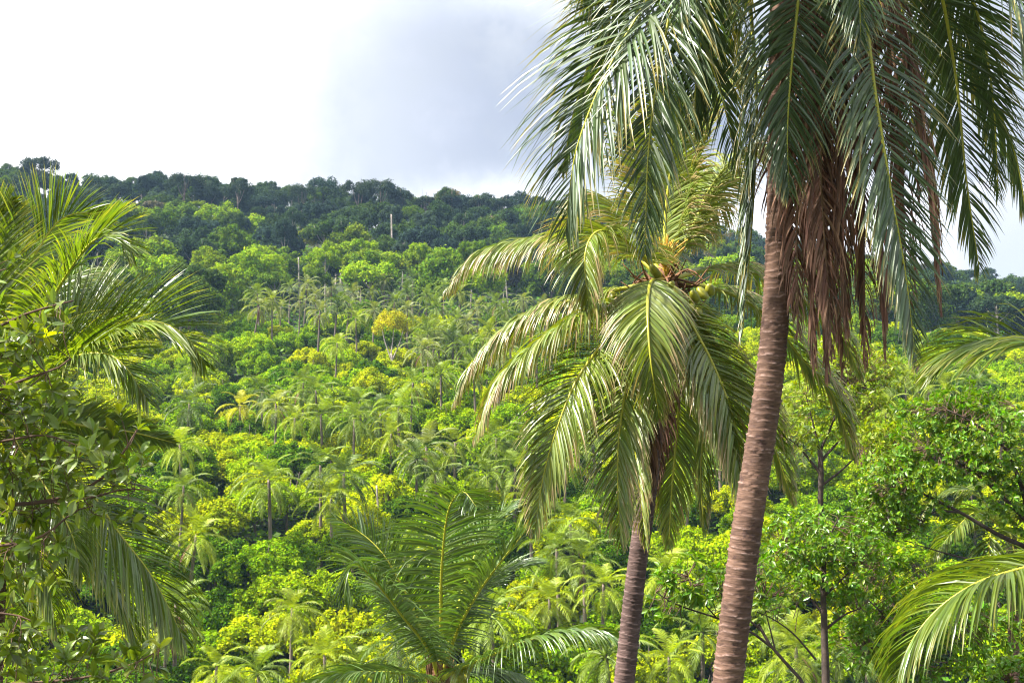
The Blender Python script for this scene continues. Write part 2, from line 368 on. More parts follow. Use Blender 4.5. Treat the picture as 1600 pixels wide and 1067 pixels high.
LIME = [(.37, .42, .001), (.28, .38, .001), (.39, .43, .002), (.19, .30, .001), (.37, .39, .002), (.085, .165, .002)]
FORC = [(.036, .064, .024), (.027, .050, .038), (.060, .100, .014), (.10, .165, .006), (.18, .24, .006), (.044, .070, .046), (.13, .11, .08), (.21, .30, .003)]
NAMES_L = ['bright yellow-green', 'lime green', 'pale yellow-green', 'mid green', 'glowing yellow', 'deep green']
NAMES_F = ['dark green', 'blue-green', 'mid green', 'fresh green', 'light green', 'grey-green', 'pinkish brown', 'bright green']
def pix(p):
    c, s = math.cos(PITCH), math.sin(PITCH); f = p[1]*c+p[2]*s; v = -p[1]*s+p[2]*c
    return 800+p[0]/f*FPX, 533.5-v/f*FPX
LM_ = {'the yellow palm': (372, 635), 'the yellow tree': (617, 512), 'the brown-skirted palm': (610, 679), 'the bare grey pole': (590, 800), 'the pinkish brown crown': (770, 366),
       'the dead trunk pair': (534, 370), 'the tall pale trunk': (612, 370), 'the umbrella-shaped palm': (429, 752), 'the dark star-shaped palm': (293, 632), 'the young palm tip': (705, 775),
       'the young palm base': (688, 1050), 'the orange flower stalk': (1040, 395), 'the grey middle trunk': (985, 960), 'the thick ringed trunk': (1165, 840), 'the hanging left frond tip': (287, 1000),
       'the tan hilltop crown': (1488, 478), 'the slim glossy tree': (1290, 860), 'the upper right frond tip': (1462, 580), 'the see-through ridge tree': (288, 288), 'the tall ridge pair': (578, 297),
       'the pale palm row': (430, 480), 'the lone bottom palm': (455, 952), 'the left palm fronds': (150, 450), 'the small yellow-green forest tree': (470, 375), 'the lime flat-topped tree': (408, 412),
       'the hanging brown frond': (850, 750), 'the bright hanging-nut palm': (1048, 1030), 'the drooping frond tip': (700, 450)}
AUTO = []
ORD = ['', 'second ', 'third ', 'fourth ', 'fifth ', 'sixth ', 'seventh ', 'eighth ', 'ninth ', 'tenth ', 'eleventh ', 'twelfth ', 'thirteenth ', 'fourteenth ', 'fifteenth ', 'sixteenth ']
def auto_labels():
    g_ = {}
    for o, px, py, base in AUTO:
        nm, (lx, ly) = min(LM_.items(), key=lambda q: (q[1][0]-px)**2+(1.4*(q[1][1]-py))**2)
        dx, dy = px-lx, 1.4*(py-ly)
        rel = ('right of' if dx > 0 else 'left of') if abs(dx) > abs(dy) else ('below' if dy > 0 else 'above')
        g_.setdefault((base, rel, nm), []).append((dx*dx+dy*dy, o))
    for (base, rel, nm), l in g_.items():
        l.sort(key=lambda q: q[0])
        for k, (d_, o) in enumerate(l): o['label'] = (f'{ORD[min(k, 15)]}{base} {rel} {nm}' if k else f'{base} close {rel} {nm}')
def place_tree(name, lab, cat, grp, x, y, cr, tr, Rr, H, tint, rot, sz=1.0, z=None):
    z0 = float(T(x, y)) if z is None else z
    t = thing(name, lab, cat, (x, y, z0), grp)
    o = bpy.data.objects.new('crown', cr); COL.objects.link(o); o.parent = t
    o.location = (0, 0, H); o.scale = (Rr, Rr, Rr*sz); o.rotation_euler = (0, 0, rot); o['tint'] = [float(c) for c in tint]
    b = bpy.data.objects.new('trunk', tr); COL.objects.link(b); b.parent = t
    th = {id(m): h for m, h in TRH}[id(tr)]
    b.location = (0, 0, H); b.scale = (Rr*.9, Rr*.9, (H+.5)/th); b.rotation_euler = (0, 0, rot)
    return t
TRH = [(m, .95) for m in TR_BUSH]+[(m, 1.7) for m in TR_FOR]+[(m, 2.1) for m in TR_PALE]

def where(px, py):
    if px > 1180: return 'right of the tall palm trunk'
    if py < 350: return 'just below the ridge'
    if px < 330: return 'behind the left palm fronds'
    if px < 620: return 'left of the hillside centre'
    return 'beside the middle coconut palm'
def ok_view(px, py):
    return -30 < px < 1630 and 230 < py < 1120

rest = []
# forest on the upper slope
cand = []
y = 236.0
while y < 520:
    step = 10.5+.006*y if y < 425 else 9.2
    xs = np.arange(-.62*y, .62*y, step)+rng.uniform(0, step)
    for x in xs:
        xx_, yy_ = x+rng.uniform(-.4, .4)*step, y+rng.uniform(-.4, .4)*step
        px, py = pix((xx_, yy_, float(T(xx_, yy_))+9))
        lim = 300 if px > 350 else 238
        if px > 1250: lim = 285
        if yy_ < lim: continue
        cand.append((xx_, yy_, px, py))
    y += step*.82
vis = [c for c in cand if ok_view(c[2], c[3]) and (c[2] < 930 or c[2] > 1430)]
vis.sort(key=lambda c: -c[1])
# every visible spot is weighed by how much of it shows; the 290 nearest-looking are single trees
keep = set(rng.permutation(len(vis))[:290].tolist())
for k, c in enumerate(cand):
    pass
idv = [vis[k] for k in sorted(keep)]; ids = set(map(id, idv))
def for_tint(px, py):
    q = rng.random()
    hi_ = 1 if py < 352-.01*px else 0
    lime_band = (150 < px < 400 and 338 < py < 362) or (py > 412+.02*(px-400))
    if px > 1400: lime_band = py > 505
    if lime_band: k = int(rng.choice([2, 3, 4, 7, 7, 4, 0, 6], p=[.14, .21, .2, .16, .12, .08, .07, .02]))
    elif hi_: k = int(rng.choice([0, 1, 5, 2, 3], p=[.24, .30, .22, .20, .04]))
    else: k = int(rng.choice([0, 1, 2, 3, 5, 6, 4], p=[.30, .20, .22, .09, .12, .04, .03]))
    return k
for c in cand:
    x_, y_, px, py = c
    k = for_tint(px, py); q = rng.random()
    if py < 330 and q < .22: cr = CR_RIDGE[rng.integers(4)]; ci = 2
    elif q < .3: cr = CR_UMB[rng.integers(4)]; ci = 1
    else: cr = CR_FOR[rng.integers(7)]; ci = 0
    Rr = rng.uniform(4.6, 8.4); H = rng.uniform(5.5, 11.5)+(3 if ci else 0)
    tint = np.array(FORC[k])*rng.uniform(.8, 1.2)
    slim = q > .74
    if py < 350: Rr *= .8
    if slim: H += 4.5; Rr *= .62
    if id(c) in ids:
        form = ['rounded', 'flat-topped', 'open-crowned'][ci] if not slim else 'slender'
        t_ = place_tree('forest_tree', 'x', 'tree',
                   'trees of the upper hillside forest', x_, y_, cr, TR_PALE[rng.integers(2)] if (q < .12 or ci or slim) else TR_FOR[rng.integers(2)], Rr, H, tint, rng.uniform(0, 6.28), rng.uniform(.8, 1.15))
        AUTO.append((t_, px, py, f'{form} {NAMES_F[k]} forest tree'))
    else: rest.append((x_, y_, float(T(x_, y_))+H, Rr, {1: 1, 0: 0, 2: 2}[ci], tint, 0))
# bushy trees on the lower slope
cand = []
y = 88.0
while y < 300:
    step = 5.6+.007*y
    xs = np.arange(-.56*y, .56*y, step)+rng.uniform(0, step)
    for x in xs:
        xx_, yy_ = x+rng.uniform(-.35, .35)*step, y+rng.uniform(-.35, .35)*step
        px, py = pix((xx_, yy_, float(T(xx_, yy_))+4))
        if yy_ > (300 if px > 350 else 238) and px < 1250: continue
        if yy_ > 285: continue
        if yy_ > 222 and px > 350 and rng.random() < .55: continue        # palm grove: thinner below
        cand.append((xx_, yy_, px, py))
    y += step*.8
vis = [c for c in cand if ok_view(c[2], c[3]) and (c[2] < 1000 or c[2] > 1400 or c[3] > 880)]
vis.sort(key=lambda c: c[1]); ids = set(map(id, vis[:295]))
for c in cand:
    x_, y_, px, py = c
    pn = .5+.5*math.sin(x_*.11+1.3)*math.sin(y_*.08+x_*.03)
    k = int(rng.choice(6, p=[.25, .24, .13, .2, .03, .15])) if pn > .35 else int(rng.choice(6, p=[.12, .22, .05, .28, .01, .32]))
    Rr = rng.uniform(2.9, 4.6); H = rng.uniform(2.4, 4.6); ci = 0 if rng.random() < .8 else 1
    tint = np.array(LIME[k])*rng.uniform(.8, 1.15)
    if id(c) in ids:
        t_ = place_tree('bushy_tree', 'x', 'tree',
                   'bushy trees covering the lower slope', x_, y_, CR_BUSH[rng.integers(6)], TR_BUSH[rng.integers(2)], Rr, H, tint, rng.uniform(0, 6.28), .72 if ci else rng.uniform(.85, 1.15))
        AUTO.append((t_, px, py, f'{"flat-topped" if ci else "rounded"} {NAMES_L[k]} bushy tree'))
    else: rest.append((x_, y_, float(T(x_, y_))+H, Rr, 3, tint, 1))

def stuff_instances(name, label, cat, rows, meshes):
    src = bpy.data.collections.new(name+'_kinds')
    for k, m in enumerate(meshes):
        o = bpy.data.objects.new(f'{name}_{k:02d}', m); src.objects.link(o)
    me = bpy.data.meshes.new(name); me.vertices.add(len(rows))
    me.vertices.foreach_set('co', np.array([r[:3] for r in rows], np.float32).ravel())
    for an, typ, vals, key in (('size', 'FLOAT', [r[3] for r in rows], 'value'), ('which', 'INT', [r[4] for r in rows], 'value'), ('spin', 'FLOAT', [rng.uniform(0, 6.28) for r in rows], 'value')):
        a = me.attributes.new(an, typ, 'POINT'); a.data.foreach_set(key, np.array(vals))
    a = me.attributes.new('tint', 'FLOAT_COLOR', 'POINT'); a.data.foreach_set('color', np.array([list(r[5])+[1] for r in rows], np.float32).ravel())
    ob = bpy.data.objects.new(name, me); COL.objects.link(ob); ob['kind'] = 'stuff'; ob['label'] = label; ob['category'] = cat
    ng = bpy.data.node_groups.new(name, 'GeometryNodeTree')
    ng.interface.new_socket('Geometry', in_out='INPUT', socket_type='NodeSocketGeometry'); ng.interface.new_socket('Geometry', in_out='OUTPUT', socket_type='NodeSocketGeometry')
    n_ = ng.nodes; gi = n_.new('NodeGroupInput'); go = n_.new('NodeGroupOutput'); ip = n_.new('GeometryNodeInstanceOnPoints')
    ci = n_.new('GeometryNodeCollectionInfo'); ci.inputs['Collection'].default_value = src; ci.inputs['Separate Children'].default_value = True; ci.inputs['Reset Children'].default_value = True
    def att(nm, dt):
        q = n_.new('GeometryNodeInputNamedAttribute'); q.data_type = dt; q.inputs['Name'].default_value = nm
        return [s for s in q.outputs if s.enabled and s.name == 'Attribute'][0]
    L = ng.links.new
    L(gi.outputs[0], ip.inputs['Points']); L(ci.outputs[0], ip.inputs['Instance']); ip.inputs['Pick Instance'].default_value = True
    L(att('which', 'INT'), ip.inputs['Instance Index']); L(att('size', 'FLOAT'), ip.inputs['Scale'])
    cx = n_.new('ShaderNodeCombineXYZ'); L(att('spin', 'FLOAT'), cx.inputs[2]); L(cx.outputs[0], ip.inputs['Rotation'])
    L(ip.outputs[0], go.inputs[0])
    md = ob.modifiers.new('trees', 'NODES'); md.node_group = ng
    return ob
far_rows = [r[:4]+(int(rng.integers(3)) if r[4] == 0 else 3+int(rng.integers(2)) if r[4] == 1 else 5+int(rng.integers(2)),)+r[5:] for r in rest if r[6] == 0]
near_rows = [r[:4]+(int(rng.integers(3)),)+r[5:] for r in rest if r[6] == 1]
stuff_instances('forest', 'dense green forest filling the upper hillside up to the ridge', 'forest', far_rows, CR_FOR[:3]+CR_UMB[:2]+CR_RIDGE[:2])
stuff_instances('shrubbery', 'bright green shrubbery filling the lower hillside between the palms', 'shrubbery', near_rows, CR_BUSH[:3])

# ------------------------------------------------------------------ single trees that stand out on the hill
def at_hill(px, py, H):
    d, p = hit(px, py, H); return p
for (px, py, Rr, H, lab) in [
        (62, 262, 7.0, 15, 'tall dark open-crowned tree breaking the skyline at the far left of the ridge'),
        (288, 288, 6.5, 15, 'dark ridge tree with a see-through umbrella crown above the left palm'),
        (372, 298, 5.5, 14, 'dark ridge tree with lumpy crown right of the umbrella tree'),
        (472, 302, 5.0, 15, 'small dark skyline tree with two-lobed crown midway along the ridge'),
        (560, 300, 6.2, 16, 'left tree of the tall dark pair on the ridge above the pale dead trunks'),
        (595, 299, 6.6, 16, 'right tree of the tall dark pair on the ridge with a broad round crown'),
        (626, 310, 4.6, 14, 'lower thin-crowned ridge tree just right of the tall pair'),
        (666, 315, 3.6, 15, 'little dark tree with a tufted crown standing alone on the ridge line'),
        (706, 312, 3.8, 14, 'small bare-stemmed skyline tree in the dip of the ridge'),
        (748, 318, 4.2, 13, 'small rounded skyline tree above the brown crown of the ridge'),
        (785, 320, 4.2, 13, 'small pointed skyline tree left of the tall palm fronds')]:
    d = None
    dd, p = hit(px, py+14, H)
    if p is None: dd = 478; p = at(px, py, dd)
    x_, y_ = p[0], min(p[1], 480)
    q = at(px, py, y_)
    z0 = float(T(q[0], y_))
    place_tree('ridge_tree', lab, 'tree', 'trees standing out on the ridge', q[0], y_, CR_RIDGE[int(rng.integers(4))] if Rr > 4.5 else CR_UMB[int(rng.integers(4))],
               TR_FOR[0], Rr, max(8, q[2]-z0), np.array((.035, .055, .035))*rng.uniform(.8, 1.2), rng.uniform(0, 6), .9)
for (px, py, Rr, tint, lab) in [
        (770, 366, 6.4, (.22, .15, .11), 'pinkish brown round tree crown below the ridge left of the coconut palm'),
        (700, 328, 8.0, (.13, .10, .065), 'broad brown-purple tree crown at the top of the ridge'),
        (800, 348, 7.0, (.10, .20, .02), 'bright green round tree amid the dark forest under the skyline'),
        (1488, 478, 7.0, (.20, .15, .09), 'tan brown round tree crown on the far right hilltop'),
        (1548, 482, 7.0, (.05, .085, .045), 'dark blue-green tree on the far right hilltop beside the brown one'),
        (408, 412, 6.5, (.16, .22, .015), 'glowing lime flat-topped tree below the dark forest belt'),
        (470, 375, 4.5, (.24, .25, .02), 'small yellow-green tree high in the dark forest')]:
    dd, p = hit(px, py, 9)
    if p is None: dd = 478; p = at(px, py, dd)
    place_tree('canopy_tree', lab, 'tree', None, p[0], p[1]-2, CR_FOR[int(rng.integers(7))], TR_FOR[1], Rr, 9.5, tint, rng.uniform(0, 6), .95)
# yellow tree with pale forked trunk
dd, p = hit(618, 512, 11)
yt = thing('yellow_tree', 'yellow tree with a pale forked trunk standing among the palms of the grove', 'tree', (p[0], p[1]-6, float(T(p[0], p[1]-6))))
H = p[2]-yt.location.z
o = bpy.data.objects.new('crown', CR_RIDGE[1]); COL.objects.link(o); o.parent = yt; o.location = (0, 0, H); o.scale = (3.3, 3.3, 3.8); o['tint'] = [.42, .38, .010]
mb = MB()
for pts, r0, r1 in (([(0, 0, 0), (.1, 0, H*.45), (-.2, 0, H*.6)], .22, .16), ([(-.1, 0, H*.5), (-1.4, .2, H*.8), (-2.0, 0, H+1)], .13, .05), ([(0, 0, H*.5), (1.3, -.2, H*.75), (2.2, 0, H+.6)], .13, .05), ([(-.2, 0, H*.58), (.2, 0, H*.9), (.1, 0, H+2)], .12, .04)):
    P, _ = crom(pts, 10); mb.add(*tube(P, np.linspace(r0, r1, 10), 7))
mb.build('trunk', M_pale, yt, True)
# bare pale trunks
for (px, py0, py1, wd, lab) in [
        (534, 345, 395, .42, 'pair of pale dead trunks standing up out of the dark forest'),
        (612, 335, 402, .34, 'tall pale bare trunk under the tall pair of ridge trees'),
        (603, 375, 402, .26, 'short pale bare trunk close left of the tall pale trunk'),
        (467, 402, 432, .26, 'slim grey dead trunk in the fresh green trees above the palm grove'),
        (283, 448, 474, .26, 'slim pale trunk in the dark wood behind the left palm'),
        (590, 758, 845, .15, 'bare grey palm pole without a crown on the lower slope')]:
    dd, p = hit(px, py1-8, 6 if py0 < 500 else 2.0)
    top = at(px, py0, p[1]-(22 if py0 < 500 else 4)); x_, y_ = top[0], top[1]; z0 = float(T(x_, y_))
    t = thing('bare_trunk', lab, 'dead tree', (x_, y_, z0)); mb = MB(); h = top[2]-z0
    P, _ = crom([(0, 0, 0), (.15, 0, h*.5), (-.1, 0, h)], 14); mb.add(*tube(P, np.linspace(wd*1.2, wd*.55, 14), 8))
    if px == 534:
        P, _ = crom([(-1.5, 0, 0), (-1.3, 0, h*.5), (-1.1, 0, h*.8)], 12); mb.add(*tube(P, np.linspace(wd*.8, wd*.3, 12), 7))
        P, _ = crom([(-1.2, 0, h*.55), (-2.0, 0, h*.7), (-2.6, 0, h*.85)], 6); mb.add(*tube(P, np.linspace(wd*.3, wd*.1, 6), 5))
    mb.build('trunk', M_pale, t, True)

# ------------------------------------------------------------------ hill palms
def proto_frond(e0, e1, L, n=58, S=4, hw=.03, ll=.74, g=1.1, seed=0, sideb=0.0, mat=None):
    s = np.linspace(0, 1, 16); e = np.radians(e0+(e1-e0)*s**1.25)
    P = np.stack([np.cumsum(np.cos(e)), sideb*s**2*6, np.cumsum(np.sin(e))], 1)*L/16
    mb, rb = MB(), MB()
    frond(P, L, mb, rb, n=n, ll=ll, hw=hw, g=g, S=S, fold=0, rib=.05, seed=seed, start=.12, rag=.1)
    return mb, rb
M_hillrib = leaf_mat('hill_palm_midrib', (.46, .44, .04), .1, .01, .5, .4, .1)
KINDS = [(80, 25, 3.0, .8), (66, -12, 3.7, .9), (46, -40, 3.9, 1.1), (20, -62, 3.9, 1.2), (-8, -76, 3.8, 1.3), (-36, -86, 3.5, 1.4)]
FR = []
for k, (a, b_, L, g_) in enumerate(KINDS):
    FR.append([])
    for v in range(3):
        mb, rb = proto_frond(a, b_-6*v, L*(1-.04*v), g=g_, seed=k*7+v, sideb=[.0, .25, -.25][v])
        FR[-1].append((mb, rb, mb.mesh('frond', M_hillpalm), rb.mesh('midrib', M_hillrib)))
dmb, drb = proto_frond(-45, -90, 3.0, g=1.8, seed=91, ll=.6); DEADM = dmb.mesh('dead_frond', M_hillskirt)
def rotz(V, a): c, s = math.cos(a), math.sin(a); return np.stack([V[:, 0]*c-V[:, 1]*s, V[:, 0]*s+V[:, 1]*c, V[:, 2]], 1)
def crown_plan(seed, n=19):
    q = np.random.default_rng(seed); out = []
    for i in range(n):
        f = (i+.5)/n; k = min(5, int(f**.72*6.1)); out.append((k, int(q.integers(3)), i*2.39996+q.uniform(-.25, .25), q.uniform(.85, 1.1)))
    return out
PLANS = [crown_plan(500+k, 17+k % 3*2) for k in range(6)]
CROWNS = []
for pl in PLANS:
    mb = MB()
    for k, v, a, s in pl:
        for src in (FR[k][v][0],):
            V = np.concatenate(src.V); F = np.concatenate(src.F); A = np.concatenate(src.A); mb.add(rotz(V, a)*s, F, A)
        V = np.concatenate(FR[k][v][1].V); F = np.concatenate(FR[k][v][1].F); mb.add(rotz(V, a)*s, F, 0)
    CROWNS.append(mb.mesh('crown', M_hillpalm))
ptm = MB(); P, _ = crom([(.35, 0, -1), (.12, .05, -.6), (0, 0, 0)], 14); ptm.add(*tube(P, np.linspace(.17, .11, 14), 8)); PT = ptm.mesh('trunk', M_hillbark, smooth=True)
PTINT = {'g': (.155, .215, .016), 'y': (.42, .41, .008), 'd': (.095, .145, .020), 'l': (.225, .28, .010), 's': (.21, .24, .075)}
KN = {'g': 'green', 'd': 'dark green', 'l': 'light green', 's': 'silvery green', 'y': 'yellow'}
def hill_palm(px, py, kind, lab, parts=True, H=None, scale=1.0, skirt=0, group='coconut palms on the hillside'):
    H = H or rng.uniform(8.5, 11.5)
    d, p = hit(px, py, H)
    if p is None or d < 84: return
    z0 = float(T(p[0], p[1])); h = p[2]-z0; scale = scale*rng.uniform(.88, 1.22); skirt = max(skirt, int(rng.random() < .45))
    kind = str(kind); t = thing('coconut_palm', lab or 'x', 'palm tree', (p[0], p[1], z0), group); t.rotation_euler = (rng.normal(0, .04), rng.normal(0, .04), 0)
    br = rng.uniform(.85, 1.15); tint = [float(c*br) for c in PTINT[kind]]
    o = bpy.data.objects.new('trunk', PT); COL.objects.link(o); o.parent = t; o.location = (0, 0, h); o.scale = (1.1*scale, 1.1*scale, h+.4); o.rotation_euler = (0, 0, rng.uniform(0, 6.28))
    if lab is None: AUTO.append((t, px, py, f'{KN[kind]} slope palm')); t['label'] = 'x'
    a0 = rng.uniform(0, 6.28); pi = int(rng.integers(6))
    if parts:
        for k, v, a, s in PLANS[pi]:
            f = bpy.data.objects.new('frond', FR[k][v][2]); COL.objects.link(f); f.parent = t
            f.location = (0, 0, h); f.rotation_euler = (rng.uniform(-.06, .06), rng.uniform(-.08, .08), a+a0); s_ = s*scale*rng.uniform(.93, 1.07); f.scale = (s_,)*3
            br = float(rng.uniform(.85, 1.2)); f['tint'] = [c*br for c in tint]
    else:
        f = bpy.data.objects.new('crown', CROWNS[pi]); COL.objects.link(f); f.parent = t; f.location = (0, 0, h); f.scale = (scale,)*3; f.rotation_euler = (0, 0, a0); f['tint'] = tint
    for k in range(skirt):
        f = bpy.data.objects.new('dead_frond', DEADM); COL.objects.link(f); f.parent = t; f.location = (0, 0, h-.15); f.rotation_euler = (0, 0, rng.uniform(-3.3, .2)); f.scale = (scale*.9,)*3
    return t
HP = [  # px, py, colour, skirt, label
 (392, 479, 's', 2, 'pale palm with drooping brown lower fronds, first of the row above the bushes'),
 (437, 481, 's', 0, 'grey-green palm, second of the row along the top of the bushes'),
 (467, 471, 's', 0, 'tall grey-green palm, third of the row along the top of the bushes'),
 (498, 487, 's', 1, 'silvery palm with hanging fronds in the middle of the palm row'),
 (541, 477, 'g', 1, 'palm with orange-brown hanging fronds near the middle of the grove'),
 (561, 499, 'l', 0, 'bright palm with slim trunk in front of the grove left of the yellow tree'),
 (525, 537, 'l', 0, 'short light green palm rising out of the bushes below the palm row'),
 (372, 635, 'y', 1, 'bright yellow palm with a straight brown trunk on the lower slope'),
 (293, 632, 'd', 0, 'dark star-shaped palm left of the yellow palm'),
 (308, 581, 'g', 0, 'small grey-green palm above the dark star-shaped palm'),
 (406, 611, 'd', 0, 'dark tall palm just right of the yellow palm'),
 (433, 632, 's', 1, 'palm with pinkish dry fronds between the yellow palm and the broad palm'),
 (461, 655, 'l', 0, 'broad light green palm with slender trunk right of the yellow palm'),
 (473, 601, 'g', 0, 'palm standing behind the broad light green palm'),
 (549, 655, 'g', 0, 'palm with thin dark trunk midway between the broad palm and the skirted palm'),
 (610, 679, 'l', 3, 'palm with a brown skirt of dead fronds and twin trunks below it'),
 (622, 637, 'g', 0, 'palm behind the brown-skirted palm leaning right'),
 (504, 648, 'g', 0, 'small palm half hidden right of the broad light green palm'),
 (505, 729, 'g', 0, 'palm with arching fronds above the lower bushes left of the bare pole'),
 (541, 743, 'd', 0, 'dark palm just left of the bare grey pole'),
 (291, 696, 'l', 0, 'light palm with broad fronds under the dark star-shaped palm'),
 (429, 752, 'g', 1, 'solitary umbrella-shaped palm in the dark bushes of the lower slope'),
 (279, 762, 'g', 2, 'large palm with brown hanging fronds at the left of the lower slope'),
 (517, 779, 'l', 1, 'yellow-green palm with orange hanging fronds behind the young palm'),
 (288, 838, 'l', 0, 'small leafy palm below the large palm at the left'),
 (595, 648, 'd', 0, 'dark small palm left of the twin-trunk palm'),
 (672, 699, 's', 0, 'grey-green palm right of the brown-skirted palm'),
 (710, 694, 'l', 0, 'wide palm above the tip of the young palm'),
 (571, 628, 'g', 0, 'upper small palm in the gap above the twin-trunk palm'),
 (500, 611, 'g', 0, 'small palm crowning the bushes above the broad palm'),
 (455, 952, 'l', 1, 'large yellow-green palm standing alone near the bottom of the slope'),
 (512, 1026, 'l', 0, 'upright palm low down left of the young palm'),
 (334, 1046, 'l', 0, 'upright pale palm at the bottom edge right of the leafy branches'),
 (256, 980, 's', 2, 'palm with a dry orange trunk top behind the hanging left fronds'),
 (275, 948, 'g', 0, 'pale palm behind the hanging left frond'),
 (860, 939, 'l', 0, 'yellow-ribbed palm right of the young palm'),
 (940, 915, 'l', 0, 'star-shaped light palm left of the grey middle trunk'),
 (877, 860, 'g', 0, 'green palm under the hanging fronds of the middle coconut palm'),
 (911, 876, 'g', 0, 'palm tucked left of the middle trunk behind hanging fronds'),
 (903, 815, 'g', 0, 'small palm behind the lowest hanging fronds of the middle palm'),
 (1048, 1030, 'l', 0, 'bright palm with hanging coconuts between the two big trunks'),
 (1258, 1012, 'l', 0, 'light yellow-green palm low down right of the tall trunk'),
 (798, 718, 'd', 0, 'dark palm left of the long hanging fronds'),
 (820, 692, 'g', 0, 'palm just left of the middle palm hanging fronds'),
 (777, 687, 'g', 0, 'palm with short crown above the right tip of the young palm'),
 (805, 735, 'g', 0, 'lower palm behind the right fronds of the young palm'),
 (640, 600, 'g', 0, 'palm crown peeping over the bushes above the twin trunks'),
]
for (px, py, kd, sk, lab) in HP: hill_palm(px, py, kd, lab, True, skirt=sk)
grove = [(406, 459), (472, 443), (490, 459), (516, 449), (544, 459), (559, 440), (584, 456), (606, 471), (631, 456), (637, 484), (662, 462), (669, 515), (662, 546),
         (687, 481), (710, 535), (732, 544), (688, 523), (775, 475), (797, 487), (748, 479), (672, 520), (715, 500), (740, 505), (765, 520), (800, 520), (830, 505), (820, 470),
         (850, 480), (775, 550), (745, 580), (690, 585), (600, 440), (640, 436), (690, 448), (720, 458), (582, 486), (450, 448), (425, 470), (520, 475), (860, 530), (838, 555), (656, 440)]
for (px, py) in grove:
    hill_palm(px+rng.uniform(-3, 3), py, rng.choice(list('ggsdls')), None, False,
              H=rng.uniform(9, 12.5), group='palms of the upper grove')
lower = [(650, 720), (690, 740), (760, 745), (640, 860), (600, 900), (830, 780), (860, 800), (900, 760), (940, 790), (800, 830), (750, 880), (840, 880), (900, 960), (985, 880), (1030, 900), (1080, 930), (1010, 960), (1100, 990),
         (780, 960), (960, 1020), (900, 1040), (1000, 1060), (1110, 1060), (640, 1000), (400, 1056), (590, 980), (560, 1050), (1200, 960), (1230, 1050), (1300, 1040), (1350, 1010), (1180, 880), (1080, 840), (1120, 700), (1260, 700), (1070, 760), (1140, 800),
         (1000, 700), (930, 680), (880, 720), (1390, 600), (1420, 585), (1450, 610), (1380, 640), (1480, 600), (1510, 580), (1440, 560), (1540, 600), (1500, 640), (1560, 650), (1330, 620), (1230, 620)]
for (px, py) in lower:
    if py > 690 and px < 1250 and rng.random() < .3: continue
    side = 'right of the tall trunk' if px > 1150 else 'around the middle trunk' if px > 880 else 'around the young palm'
    hill_palm(px+rng.uniform(-6, 6), py+rng.uniform(-6, 6), rng.choice(list('glllgd')), None, False, group='palms of the lower slope')

auto_labels()

# ------------------------------------------------------------------ large palms near the camera
def ringed_trunk(pts, r0, r1, root, org, step=.065, sides=36, seed=3, mat=None):
    q = np.random.default_rng(seed); P, L = crom(pts, 900); n = len(P); s = np.linspace(0, L, n)
    edges = [0.0]
    while edges[-1] < L: edges.append(edges[-1]+step*q.uniform(.45, 1.45))
    edges = np.array(edges)
    a = np.linspace(0, 2*np.pi, sides, endpoint=False)
    tilt = .012*np.sin(a[None]+s[:, None]*1.7)+.007*np.sin(3*a[None]+s[:, None]*5)+.004*np.sin(7*a[None]+s[:, None]*13)
    ss = s[:, None]+tilt
    i0 = np.clip(np.searchsorted(edges, ss)-1, 0, len(edges)-2); f = (ss-edges[i0])/(edges[i0+1]-edges[i0]); f = np.clip(f, 0, 1)
    amp = q.uniform(.4, 1.3, len(edges))[i0]
    base = (r0+(r1-r0)*(s/L)**.85)[:, None]*(1+.03*np.sin(s*1.3)[:, None]+.015*np.sin(2*a[None]+s[:, None]))
    lip = np.exp(-((f-.90)/.09)**2)
    r = base+(.007*f+.006*lip-.007*np.exp(-(f/.12)**2))*amp+q.normal(0, .0007, (n, sides))
    mb = MB(); mb.add(*tube(P, r, sides, t=np.clip(lip*amp*(.5+.5*np.sin(3*a[None]+i0*2.1)), 0, 1)*.8-np.clip(np.exp(-(f/.13)**2)*amp*(.55+.6*np.sin(2*a[None]+i0*1.3)), 0, 1)*.9)); mb.build('trunk', mat or M_trunk, root, True, org)
    return P
def near_frond(root, org, pts, name='frond', mat=None, rmat=None, kpts=44, **kw):
    P, L = crom(pts, kpts); mb, rb = MB(), MB(); frond(P, L, mb, rb, **kw)
    f = mb.build(name, mat, root, False, org); rb.build('midrib', rmat or M_rib, f, True, org); return f
def px_pts(l, d): return [at(a[0], a[1], d+(a[2] if len(a) > 2 else 0)) for a in l]
_seed = [1000]
def sd(): _seed[0] += 1; return _seed[0]
def nut(root, org, p, r):
    mb = MB(); s = np.linspace(0, np.pi, 12); prof = np.sin(s)**.8*(1+.12*np.cos(s)); a = np.linspace(0, 2*np.pi, 15)[:-1]
    V = np.stack([np.outer(prof, np.cos(a))*.92, np.outer(prof, np.sin(a))*.92, np.outer(-np.cos(s)*1.15, np.ones(14))], -1)
    V[..., :2] *= (1+.04*np.cos(3*a))[None, :, None]
    ax = rng.normal(size=3)*.35; V = V.reshape(-1, 3); V[:, 0] += V[:, 2]*ax[0]; V[:, 1] += V[:, 2]*ax[1]
    i = np.arange(12*14).reshape(12, 14); j = np.roll(i, -1, 1)
    mb.add(p+V*r, np.stack([i[:-1], j[:-1], j[1:], i[1:]], -1).reshape(-1, 4)); return mb.build('coconut', M_nut, root, True, org)

